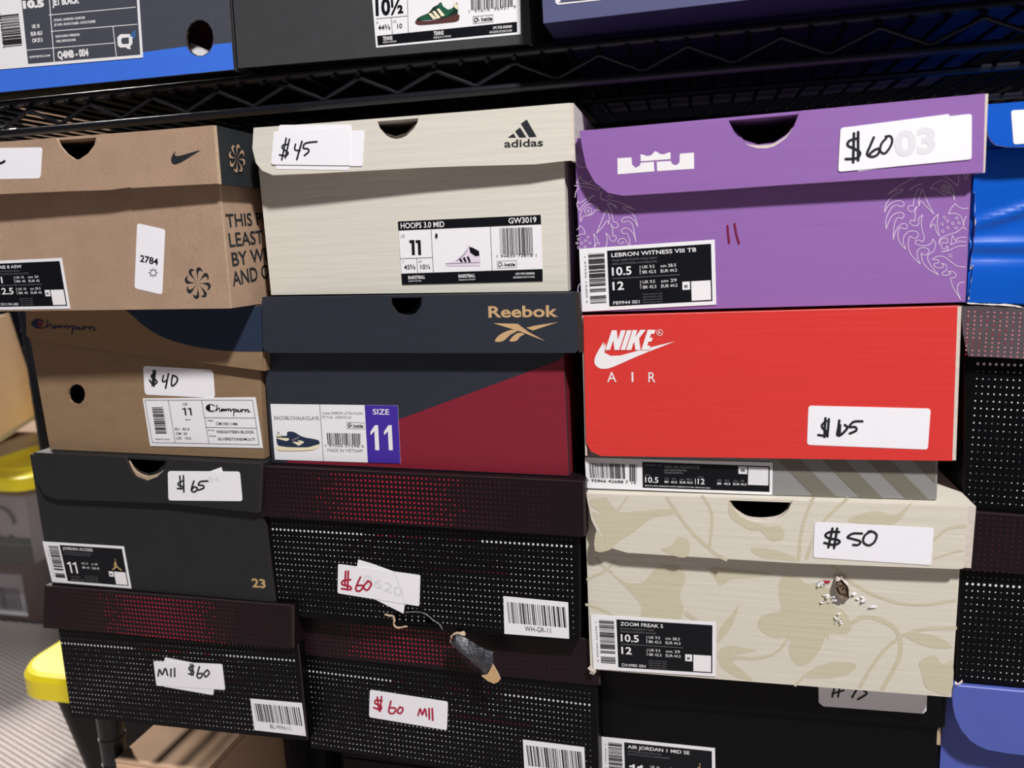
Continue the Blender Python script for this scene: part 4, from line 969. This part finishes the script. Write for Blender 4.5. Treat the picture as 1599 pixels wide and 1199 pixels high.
vine((40, 510), (110, 535), (160, 565), w=4); vine((600, 712), (700, 722), (790, 690), (850, 600), w=4); vine((1050, 600), (1120, 560), (1200, 575), (1255, 620), (1265, 700), (1235, 770), (1195, 838), w=7)
vine((1108, 830), (1180, 715), (1260, 640), (1350, 608), (1480, 602), w=5.5); vine((1000, 360), (1100, 440), (1220, 495), (1340, 512), (1478, 495), w=4.5)
fl((888, 792), (950, 748), (1030, 735), (1095, 745), (1060, 782), (980, 797)); vine((890, 790), (855, 825), w=4); fl((1275, 625), (1340, 622), (1420, 640), (1468, 678), (1400, 680), (1330, 660))
fl((1340, 732), (1395, 708), (1430, 742), (1470, 735), (1462, 858), (1400, 850), (1362, 830), (1350, 780)); vine((78, 290), (90, 345), (140, 385), w=4); vine((45, 412), (110, 380), (150, 345), w=4)
vine((430, 545), (470, 575), w=6); vine((935, 560), (985, 640), w=3)
add_print(p, 'flower_print', fb.body)
# puncture in the front wall
g = G(); rnd = random.Random(8)
cx_, cy_ = 1314, 917; n_ = 22; rings = []
for (r0, o) in ((1.0, .0007), (.86, .0032), (.66, .0012), (.4, .0022), (.15, .0012)):
    rr = []
    for i in range(n_):
        a = 2*math.pi*i/n_; r = r0*(1+.28*(rnd.random()-.5)); x = 13*r*math.cos(a); y = 20*r*math.sin(a)
        rr.append(F.p((cx_+x*.9+y*.28, cy_+y*.9-x*.15), o+.0014*rnd.random()))
    rings.append(rr)
vs = sum(rings, []); fs = [(a*n_+i, a*n_+(i+1) % n_, (a+1)*n_+(i+1) % n_, (a+1)*n_+i) for a in range(4) for i in range(n_)]
g.add(vs, [f for f in fs if f[0] >= n_]+[tuple(4*n_+i for i in range(n_))], 'pit'); g.add(vs, [f for f in fs if f[0] < n_], 'white_raw')
g.build('puncture', fb.root, label='torn brown hole with a pale ragged rim')
g = G()
for (x, y, r) in [(1282, 908, 4), (1286, 913, 3), (1279, 912, 3)]+[(1284+rnd.random()*26, 926+rnd.random()*14, 1+1.6*rnd.random()) for _ in range(16)]+[(1341, 934, 3.2), (1350, 937, 3.8), (1346, 931, 2.4), (1363, 946, 4), (1334, 926, 2.4)]+[(1300+rnd.random()*14, 955+rnd.random()*18, 1+rnd.random()) for _ in range(8)]:
    k_ = 5; pts = [F.p((x+r*1.3*math.cos(1.257*i+r)*(.6+rnd.random()), y+r*math.sin(1.257*i+r)*(.5+rnd.random()*.6)), .0004+.0018*rnd.random()) for i in range(k_)]
    g.add(pts, [tuple(range(k_))], 'paper')
g.add([F.p(q, .001) for q in ((1284, 905.5), (1296, 906), (1297, 909), (1286, 910))], [(0, 1, 2, 3)], 'rmarker')
g.build('paper_flakes', fb.root, kind='stuff')
ragged(F, [(921, 1040), (924, 1044), (930, 1047), (926, 1050), (922, 1048)], 5, 'white_raw', fb.root, 'torn_corner', out=.001, seed=9, label='frayed whitish corner')
p = Print(FL, .00054)
q = A7((930, 187), (1395, 211), (1384, 356), (925, 326))
st = sticker(FL, q, 4, fb.root, .0002)
dollar(p, A7((1026, 226), (990, 226), (972, 238), (985, 250), (1018, 256), (1028, 266), (1005, 276), (968, 268)), (A7((1000, 212), (984, 285)), A7((1018, 212), (1006, 288))), 'marker', 3)
p.stroke(A7((1115, 232), (1080, 232), (1058, 246), (1075, 252), (1108, 262), (1100, 276), (1080, 276)), 2.8, 'marker', 3)
p.stroke(A7((1150, 222), (1125, 240), (1120, 265), (1140, 278), (1162, 266), (1172, 240), (1160, 226), (1140, 224)), 2.8, 'marker', 3)
add_print(p, 'handwriting', st)
nike_label(F, [(922.8, 959), (1118.5, 971), (1118, 1056), (927.5, 1044)], fb.root, 'ZOOM FREAK 5', 'BLACK/UNIVERSITY RED', 'NOIR/UNIVERSITE ROUGE', '10.5', '9.5', '42.5', '28.5', '44.5', '12', '9.5', '42.5', '29', '44.5', 'DX4985 004', 7, '1 96975 44202 4', out=.0003)

# --- satin black box at the bottom
F = Face(.037, .031, -.5); FL = Face(.037, .027, -.5)
lid = [(937, 1035), (942, 1048), (952, 1072), (963, 1084), (975, 1092), (1000, 1099), (1200, 1114), (1464, 1137), (1473, 1136), (1477, 1060)]
aj = Shoebox('satin black shoebox half in shadow below the ivory box, grey sticker cut off above', F, FL, None, lid, 'jblack', 'jblack', 'dkprint', .31, under=fb, leftwall=False,
    corners=[(939, 1060), (1469, 1100), (1460, 1300), (944, 1255)], lidc=[(937, 1037), (1477, 1070), (1473, 1137), (941, 1100)], name='shoe_box')
st = sticker(FL, [(1278, 1050), (1449, 1066), (1447, 1110), (1442, 1114.5), (1286, 1103), (1279, 1097)], 0, aj.root, 0)
p = Print(FL, .00024)
p.stroke([(1304, 1070), (1300, 1088)], 2.4, 'marker', 2); p.stroke([(1312, 1070), (1309, 1088)], 2.4, 'marker', 2); p.stroke([(1318, 1078), (1300, 1083)], 2.2, 'marker', 2)
p.stroke([(1330, 1070), (1342, 1071), (1336, 1080), (1331, 1089)], 2.6, 'marker', 2); p.stroke([(1362, 1071), (1350, 1072), (1349, 1078), (1354, 1083), (1340, 1092)], 2.6, 'marker', 2)
add_print(p, 'handwriting', st)
nike_label(F, [(938.5, 1150), (1117, 1168), (1118, 1252), (941, 1232)], aj.root, 'AIR JORDAN 1 MID SE', 'WHITE/LEGEND PINK-SAIL', 'BLANC/VOILE/ROSE LEGENDAIRE', '11', '10', '45', '29', '45', '', '', '', '', '', 'DV1307 161', 15, '1 97601 20116', jump=True)

# ================================================================== FAR RIGHT STACK
F = Face(.23, .016, .5); FL = Face(.23, .001, .3)
lid = [(1540, 163.5), (1543, 210), (1548, 220), (1556, 227), (1572, 230), (1599, 230), (1800, 214), (2068, 189), (2068, 117), (1800, 141), (1599, 159)]
bb = Shoebox('glossy blue shoebox with crumpled front at the right edge of the picture', F, FL, None, lid, 'blue', 'blue', 'white_raw', .3, leftwall=False,
    corners=[(1520, 240), (2060, 190), (2040, 490), (1508, 474)], lidc=[(1540, 163.5), (2070, 116), (2070, 190), (1543, 230)])
# the rest of the lid front, out of frame
sticker(FL, [(1579, 173), (1700, 165), (1700, 218), (1583, 226)], 4, bb.root, 0)
g = G(); vs = []; rnd = random.Random(3); nx, ny = 44, 40
P0 = [(1521, 236), (2056, 196), (2037, 488), (1508, 472)]; B = bil(P0)
def crump(u, v):
    u = u*2.1
    h = .0012+.0010*math.sin(v*9+u*2)
    h += .0026*math.exp(-((v-.50+.30*u)/.03)**2)*min(1, 4*u+.4)
    h += .0014*math.exp(-((v-.62)/.03)**2)-.0013*math.exp(-((v-.70)/.03)**2)+.0005*math.sin(14*u*v)
    return max(.0004, h)
for j in range(ny+1):
    for i in range(nx+1):
        u, v = i/nx, j/ny; vs.append(F.p(B(u, v), crump(u, v)))
g.add(vs, [(j*(nx+1)+i, (j+1)*(nx+1)+i, (j+1)*(nx+1)+i+1, j*(nx+1)+i+1) for j in range(ny) for i in range(nx)], 'blue'); g.build('crumpled_front', bb.root, smooth=True)
ragged(F, [(1520, 300), (1521, 340), (1520, 372), (1516, 400), (1513, 420), (1518, 415), (1513, 450), (1510, 470)], 2, 'white_raw', bb.root, 'torn_edge', out=.0028, seed=12, label='frayed pale edge')
ragged(F, [(1508, 473), (1540, 475), (1570, 476), (1585, 478), (1599, 481)], 2, 'white_raw', bb.root, 'torn_edge', out=.003, seed=13, label='frayed pale edge')

F = Face(.23, .020, -.6); FL = Face(.23, .012, -.6)
d4 = dot_box('black dotted shoebox with crushed pinkish dotted lid, right of the red lid', F, FL,
    [(1501, 479), (1530, 478), (1560, 479), (1984, 495), (1984, 578), (1599, 561), (1550, 558), (1513, 557), (1508, 540), (1504, 520)], [(1501, 478), (1990, 495), (1990, 580), (1513, 557)],
    [(1507, 540), (1990, 585), (1990, 830), (1506, 794)], under=bb, lidm='dotgrey', seed=11, pink=True, dlid=(.0032, .0024), g='black boxes with printed dot rows')
F = Face(.23, .022, -.6); FL = Face(.23, .016, -.6)
d5 = dot_box('black dotted shoebox at the right edge, on the violet-blue box', F, FL,
    [(1500, 799), (1984, 822), (1984, 924), (1599, 896), (1503, 890)], [(1500, 798), (1990, 822), (1990, 925), (1503, 890)],
    [(1502, 880), (1990, 930), (1990, 1110), (1494, 1065)], under=d4, seed=13, pos=(.6, .35), dlid=(.0035, .0032))
F = Face(.23, .032, -.6); FL = Face(.23, .018, -.6)
lid = [(1491, 1066), (1487.5, 1086), (1489, 1105), (1493, 1122), (1502, 1141), (1516, 1157), (1528, 1165), (1542, 1171), (1573, 1176.5), (1599, 1179.5), (2006, 1224), (2006, 1112), (1599, 1076)]
vb = Shoebox('violet-blue shoebox with large rounded lid flap, lower right corner', F, FL, None, lid, 'violet', 'violet', 'viole', .3, under=d5, leftwall=False,
    corners=[(1475, 1080), (1980, 1130), (1960, 1330), (1464, 1262)], lidc=[(1491, 1066), (2010, 1112), (2010, 1225), (1491, 1170)])
g = G(); panel(g, Face(.23, .030, 0), [[(1463, 1163), (1464, 1142), (1467, 1132), (1470, 1129), (1469, 1164)]], 0, .001, 'kraftraw'); 
g.build('side_tab', vb.root, label='small brown card tab')
ragged(FL, [(1491, 1064), (1496, 1067), (1503, 1062)], 2.4, 'white_raw', vb.root, 'torn_edge', out=.001, seed=14, label='frayed pale edge')

# ================================================================== TOP ROW
# --- slate and cobalt box
F = Face(-.42, .021, .2)
qb = Shoebox('slate grey shoebox with cobalt stripe and oval hole, top left corner', F, F, None, None, 'qgrey', None, 'dkedge', .32, bot='deckshade',  # bottom coloured black to stand for shade above the deck
    bodyholes=[[(312.3+21.5*math.cos(i*.449), 59.5+28.5*math.sin(i*.449)) for i in range(14)]],
    corners=[(-95, -160), (345, -200), (366, 109.5), (-60, 151)])
p = Print(F, .0001); pl = Z1((-240, 440), (2, 428), (900, 325), (1165, 290), (1335, 280), (1450, 268), (1464, 438), (0, 589), (-240, 606))
oval = [(312.3+21.9*math.cos(i*.449), 59.5+29*math.sin(i*.449)) for i in range(14)]
p.poly([(-55, 112), (225, 82), (292, 72.8), (294, 77), (299, 83.5), (306, 88), (313, 89), (321, 87), (328, 81.5), (332.5, 74), (333.5, 70), (362.5, 67), (366, 109), (-58, 150.5)], 'qblue', 0)
add_print(p, 'cobalt_print', qb.body)
g = G(); v_ = [F.p(q, -.012) for q in ((280, 60), (312, 74), (340, 56), (345, 100), (280, 100))]; v2 = [v-Vector((0, -.006, 0)) for v in v_]
g.add(v_+v2, [(4, 3, 2, 1, 0), (5, 6, 7, 8, 9)], 'paper'); g.build('tissue_paper', qb.root)
g = G(); q4 = [F.p(q, -.02) for q in ((262, 15), (350, 15), (350, 105), (262, 105))]; g.hexa([q4[3], q4[2], q4[2]+Vector((0, .05, 0)), q4[3]+Vector((0, .05, 0)), q4[0], q4[1], q4[1]+Vector((0, .05, 0)), q4[0]+Vector((0, .05, 0))], 'maroon'); g.build('inner_wrap', qb.root)
q = B1((-560, 80-1150), (1330, -1300), (1498, 604), (-320, 760))
q = [(-60, -130), (208, -158), (224.5, 90.5), (-45, 113)]
lb = sticker(F, q, 0, qb.root, .0003, 'size_label', 'paper')
p = Print(F, .00054)
p.poly([(20, -140), (205, -158), (220.5, 86), (45.5, 100.5)], 'qgrey')
L_ = lambda a, b, w=1.1: p.line(*B1(a, b), w, 'inkw', 2)
L_((470, -700), (575, 650), 1.3); L_((520, 162), (1420, 80)); L_((540, 332), (1435, 258)); L_((1185, 282), (1222, 600)); L_((285, 528), (1200, 452)); L_((240, -400), (480, -420))
for t_, a, b, h, bo in (('10.5', (252, 92), (472, 72), 10.5, .07), ('JET BLACK', (556, 62), (836, 36), 11, .05), ('UK 10', (346, 300), (424, 292), 5.4, .04), ('EUR 43.5', (334, 378), (452, 366), 5.6, .04), ('CM 27.3', (347, 446), (454, 438), 5.6, .04),
        ("Q'SPORTS.COM", (316, 610), (534, 592), 3, .03), ('Q4MB - 004', (614, 614), (934, 584), 10.5, .05), ('JET BLACK - RACING RED - RACING RED', (572, 228), (896, 200), 3.6, .03), ('JET NOIR - ROI DE COURSES - ROI DE COURSES', (575, 278), (1004, 240), 3.6, .03),
        ('MADE IN CHINA / FABRIQUE EN', (590, 398), (840, 376), 3.6, .03), ('CHINE / HECHO EN CHINA', (596, 448), (802, 430), 3.6, .03)):
    p.text(t_, *B1(a, b), h, 'inkw', 2, bo)
p.poly(B1((1262, 362), (1360, 360), (1386, 385), (1388, 460), (1362, 490), (1372, 516), (1340, 515), (1320, 498), (1258, 500), (1236, 478), (1230, 395)), 'inkw', 2, [B1((1285, 400), (1350, 394), (1352, 455), (1345, 462), (1288, 466), (1274, 450), (1272, 412))])
p.text('4', *B1((1362, 415), (1430, 408)), 13.5, 'sky', 3, 0, .2)
p.bars(B1((8, 168), (205, 148), (243, 480), (50, 500)), 26, 'ink', 2, 61, 'v'); p.text('1 81740 0298 7', *B1((2, 150), (40, 510)), 2.6, 'ink', 2)
add_print(p, 'label_print', lb)

# --- charcoal box with picture label
F = Face(-.19, .021, .2)
cb2 = Shoebox('charcoal shoebox with green striped shoe pictured on its label, top shelf', F, F, None, None, 'tblack', None, 'dkedge', .32, bot='deckshade',  # bottom blackened likewise, shade in its colour
    corners=[(352, -180), (815, -230), (830, 68), (372, 107)])
q = [(573, -110), (812, -135), (813.5, 54), (588, 75)]
lb = sticker(F, q, 0, cb2.root, 0, 'size_label', 'paper')
p = Print(F, .00024)
p.poly(B2((112, 324), (1358, 198), (1360, 290), (118, 410)), 'ink')
p.poly(B2((30, -560), (1340, -700), (1345, -600), (38, -480)), 'ink')
for a, b in (((372, -480), (390, 295)), ((104, 172), (380, 146)), ((238, 160), (248, 306)), ((905, -520), (922, -40))): p.line(*B2(a, b), .7, 'ink', 2)
for t_, a, b, h, m, bo in (('10', (100, 140), (232, 130), 24, 'ink', .04), ('\u00bd', (232, 130), (346, 116), 22, 'ink', .03), ('44\u2154', (122, 274), (230, 266), 7.5, 'ink', .015), ('10', (292, 258), (336, 254), 7, 'ink', .02), ('F', (108, 220), (124, 219), 3.6, 'inkg', 0), ('UK', (252, 208), (288, 205), 4, 'inkg', 0),
        ('TENNIS', (162, 366), (250, 358), 6, 'inkw', .02), ('MADE IN VIETNAM', (164, 390), (284, 380), 2.8, 'inkw', 0), ('TENNIS', (616, 320), (706, 312), 6, 'inkw', .02), ('FABRIQUE AU VIETNAM', (616, 348), (770, 334), 3, 'inkw', 0),
        ('UPC POR 03429604', (1145, 264), (1314, 250), 4, 'inkw', .02), ('ABCBDBCPLE/BCS/H93', (1112, 302), (1314, 286), 3.6, 'inkw', 0), ('Inside', (1040, 194), (1138, 186), 6.4, 'ink', .03), ('1  97614  96921  9', (930, 122), (1350, 78), 4.8, 'inkg', 0)):
    p.text(t_, *B2(a, b), h, m, 2, bo)
p.bars(B2((940, -500), (1322, -540), (1326, 62), (950, 96)), 32, 'ink', 2, 71)
for a, b in (((966, 152), (1144, 136)), ((1144, 136), (1146, 198)), ((1146, 198), (970, 214)), ((970, 214), (966, 152))): p.line(*B2(a, b), .6, 'inkg', 2)
p.stroke(B2((1010, 165), (985, 168), (980, 190), (998, 200), (1008, 176), (1022, 190)), 1.4, 'ink', 3)
p.poly(smooth(B2((458, 185), (500, 150), (570, 120), (610, 70), (650, 50), (682, 22), (700, 60), (745, 90), (790, 70), (808, 25), (830, 40), (832, 120), (810, 145), (700, 170), (520, 185)), 2, True), 'dkgreen', 2)
p.poly(B2((660, 45), (684, 22), (700, 60), (745, 92), (790, 75), (800, 90), (745, 145), (700, 160), (650, 75)), 'green', 3); p.poly(B2((490, 165), (560, 130), (600, 170), (500, 185)), 'green', 3)
p.poly(smooth(B2((458, 190), (560, 190), (700, 170), (828, 130), (846, 165), (820, 195), (700, 210), (520, 226), (465, 220)), 3, True), 'brownsole', 3)
for x, y in ((570, 126), (604, 106), (642, 86)): p.poly(B2((x, y), (x+24, y-6), (x+76, y+56 if x > 580 else y+44), (x+44, y+66 if x > 580 else y+52)), 'creamp', 4)
p.poly(B2((800, 30), (815, 24), (832, 60), (830, 92), (800, 70)), 'creamp', 4)
add_print(p, 'label_print', lb)

# --- dusk blue box
F = Face(.05, -.007, -.6); FL = Face(.05, -.009, -.6)
nb_ = Shoebox('dusk blue shoebox overhanging the shelf edge, top right, white label edge showing', F, F, None, None, 'dusk', None, 'duskshade', .32, side='duskshade',
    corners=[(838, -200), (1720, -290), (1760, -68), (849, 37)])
g = G(); c = nb_.c4; e = [F.w(c[3]), F.w(c[2])]
lb = sticker(F, [(862, -120), (1010, -136), (1020, -8), (990, -5), (872, 8), (868, 5)], 0, nb_.root, 0, 'size_label', 'paper')
p = Print(F, .00024); p.poly([(868, -110), (1000, -125), (1012, -9), (876, 3.4)], 'dusk'); p.line((873.5, 4.4), (960, -4), .8, 'ink', 3); add_print(p, 'label_print', lb)

# ================================================================== BELOW AND BEHIND, LEFT
def rounded_tote(name, label, cat, x0, x1, y0, y1, zt, body_m, r=.05, taper=.05, h=None, rim=.03, group=None, contents=None):
    rt_ = root(name, label, cat, ((x0+x1)/2, (y0+y1)/2, FZ), group)
    def outline(d, z, rad, n=8):
        pts = []
        for cx2, cy2, a0 in ((x1-d-rad, y0+d+rad, -90), (x1-d-rad, y1-d-rad, 0), (x0+d+rad, y1-d-rad, 90), (x0+d+rad, y0+d+rad, 180)):
            for k in range(n+1):
                a = R_(a0+90*k/n); pts.append((cx2+rad*math.cos(a), cy2+rad*math.sin(a), z))
        return pts
    g = G(); n = 36
    rings = [outline(taper+.02, FZ+.001, r*.6), outline(.018, zt-rim*.6, r*.8), outline(.015, zt-.012, r*.8), outline(.021, zt-.012, r*.8), outline(.022, zt-rim, r*.75), outline(taper+.024, FZ+.006, r*.55)]
    vs = sum(rings, []); fs = [(a*n+i, a*n+(i+1) % n, (a+1)*n+(i+1) % n, (a+1)*n+i) for a in range(5) for i in range(n)]
    g.add(vs, fs+[tuple(range(n-1, -1, -1)), tuple(5*n+i for i in range(n))], body_m); g.build('tote_body', rt_, smooth=False)
    g = G(); rings = [outline(.006, zt-rim, r), outline(0, zt-rim, r), outline(.0, zt-.008, r), outline(.003, zt-.002, r), outline(.009, zt, r-.008), outline(.045, zt, r*.7), outline(.052, zt-.006, r*.6)]
    rings += [outline(.075, zt-.006, r*.6), outline(.082, zt-.001, r*.5)]
    vs = sum(rings, []); fs = [(a*n+i, a*n+(i+1) % n, (a+1)*n+(i+1) % n, (a+1)*n+i) for a in range(len(rings)-1) for i in range(n)]
    g.add(vs, fs+[tuple((len(rings)-1)*n+i for i in range(n))], 'yellow'); lidm = g.build('tote_lid', rt_, smooth=False)
    g = G()   # oblong slot
    for (yy) in ((y0+.10), (y1-.10)):
        pts = []
        for k in range(16):
            a = 2*math.pi*k/16; pts.append((x0+.027+.006*math.cos(a), yy+.022*math.sin(a), zt+.0004))
        g.add(pts, [tuple(range(16))], 'ink')
    g.build('slot', lidm, label='dark oblong slot')
    return rt_
rounded_tote('storage_tote', 'black storage tote with yellow lid on the carpet beside the low rack', 'tote', -.79, -.36, .205, .45, -.47, 'btote', r=.045, group='storage totes with yellow lids')
ft = rounded_tote('storage_tote', 'clear storage tote with yellow lid and boxes inside, behind at the left edge', 'tote', -2.15, -1.45, .89, 1.32, -.47, 'clear', r=.05, taper=.03, group='storage totes with yellow lids')
# things in the clear tote
def carton_obj(name, label, cat, x0, x1, y0, y1, z0, z1, m, rz=0, flaps=False, group=None, tp=None):
    cx2, cy2 = (x0+x1)/2, (y0+y1)/2; rt_ = root(name, label, cat, (cx2, cy2, z0), group)
    def rot(g):
        c_, s_ = math.cos(R_(rz)), math.sin(R_(rz))
        g.v = [Vector((cx2+(v.x-cx2)*c_-(v.y-cy2)*s_, cy2+(v.x-cx2)*s_+(v.y-cy2)*c_, v.z)) for v in g.v]
    g = G(); g.box((x0, y0, z0), (x1, y1, z1-.004), m); rot(g); g.build('carton_body', rt_, bevel=.0015)
    for (a, b) in ((y0, cy2-.0008), (cy2+.0008, y1)):
        g = G(); g.box((x0, a, z1-.0038), (x1, b, z1), m); rot(g); g.build('top_flap', rt_, bevel=.001)
    if tp:
        g = G(); g.box((cx2-.025, y0-.0006, z0+.01), (cx2+.025, y0-.0001, z1), 'tape'); rot(g); g.build('tape_strip', rt_)
    return rt_
gb = carton_obj('packaging_box', 'green and white box inside the clear tote', 'box', -1.95, -1.53, .95, 1.13, -.70, -.53, 'paper')
FT = Face(-1.7, .949, 0); g = G(); g.box((-1.951, .948, -.70), (-1.529, .9495, -.655), 'dkgreen'); g.box((-1.951, .9475, -.652), (-1.529, .949, -.635), 'green'); g.build('green_band', gb)
g = G(); g.tube([(-1.60+.035*math.cos(a), .947, -.60+.04*math.sin(a)) for a in [i*.45 for i in range(13)]], .004, 'green', 6); g.build('round_emblem', gb)
bb2 = carton_obj('packaging_box', 'brown box with white barcode label inside the clear tote', 'box', -1.95, -1.53, .94, 1.12, FZ+.008, -.705, 'carton3')
g = G(); g.box((-1.66, .9375, -.83), (-1.56, .9395, -.725), 'paper'); o = g.build('shipping_label', bb2, label='white barcode label')
g = G(); x = -1.65
rnd = random.Random(2)
while x < -1.575: w_ = rnd.choice((.002, .003, .005)); g.box((x, .9365, -.815), (x+w_, .9373, -.76), 'inkg'); x += w_+rnd.choice((.002, .004))
g.build('bar_print', o)
# cartons on the far tote
lc = carton_obj('cardboard_carton', 'flat carton coloured as in shade, lying on the yellow lid, at the left edge', 'carton', -2.12, -1.70, .98, 1.31, -.472, -.437, 'cartonshade')
uc = root('cardboard_carton', 'tan carton leaning on the flat carton, lit from above, left edge', 'carton', (-1.8, 1.1, -.385))
FC = Face(-1.69, 1.05, 90); out_ = [(-120, 530), (15, 490), (66, 648), (-120, 768)]
g = G(); panel(g, FC, [out_], 0, .004, 'carton'); g.build('front_panel', uc)
g = G(); panel(g, FC, [[(-118, 531), (14, 492), (65, 647), (-118, 764)]], -.0042, .22, 'cartonshade'); g.build('carton_body', uc)
g = G(); panel(g, FC, [[(-120, 760), (0, 683), (64, 643), (66, 648), (0, 691), (-120, 768)]], .0004, .0004, 'tape'); g.build('tape_strip', uc)
# tall carton seen through the wires
tc_ = carton_obj('cardboard_carton', 'tall tan carton standing far behind, seen through the shelf wires', 'carton', -1.84, -1.64, 1.42, 1.52, FZ, .55, 'carton', flaps=True)
# under the rack
uc2 = carton_obj('cardboard_carton', 'tan carton under the low rack, wire shadows across its top', 'carton', -.5005, -.408, .05, .17, FZ, -.434, 'carton', tp=False)
carton_obj('filler_carton', 'dark maroon carton added under the low rack, deep shade in its colour', 'carton', -.30, .30, .09, .42, FZ, -.43, 'maroonshade')  # added to darken the gap beneath the rack
mb = carton_obj('cardboard_carton', 'small mauve carton behind the tan one under the rack', 'carton', -.485, -.42, .172, .198, FZ, -.415, 'mauve')
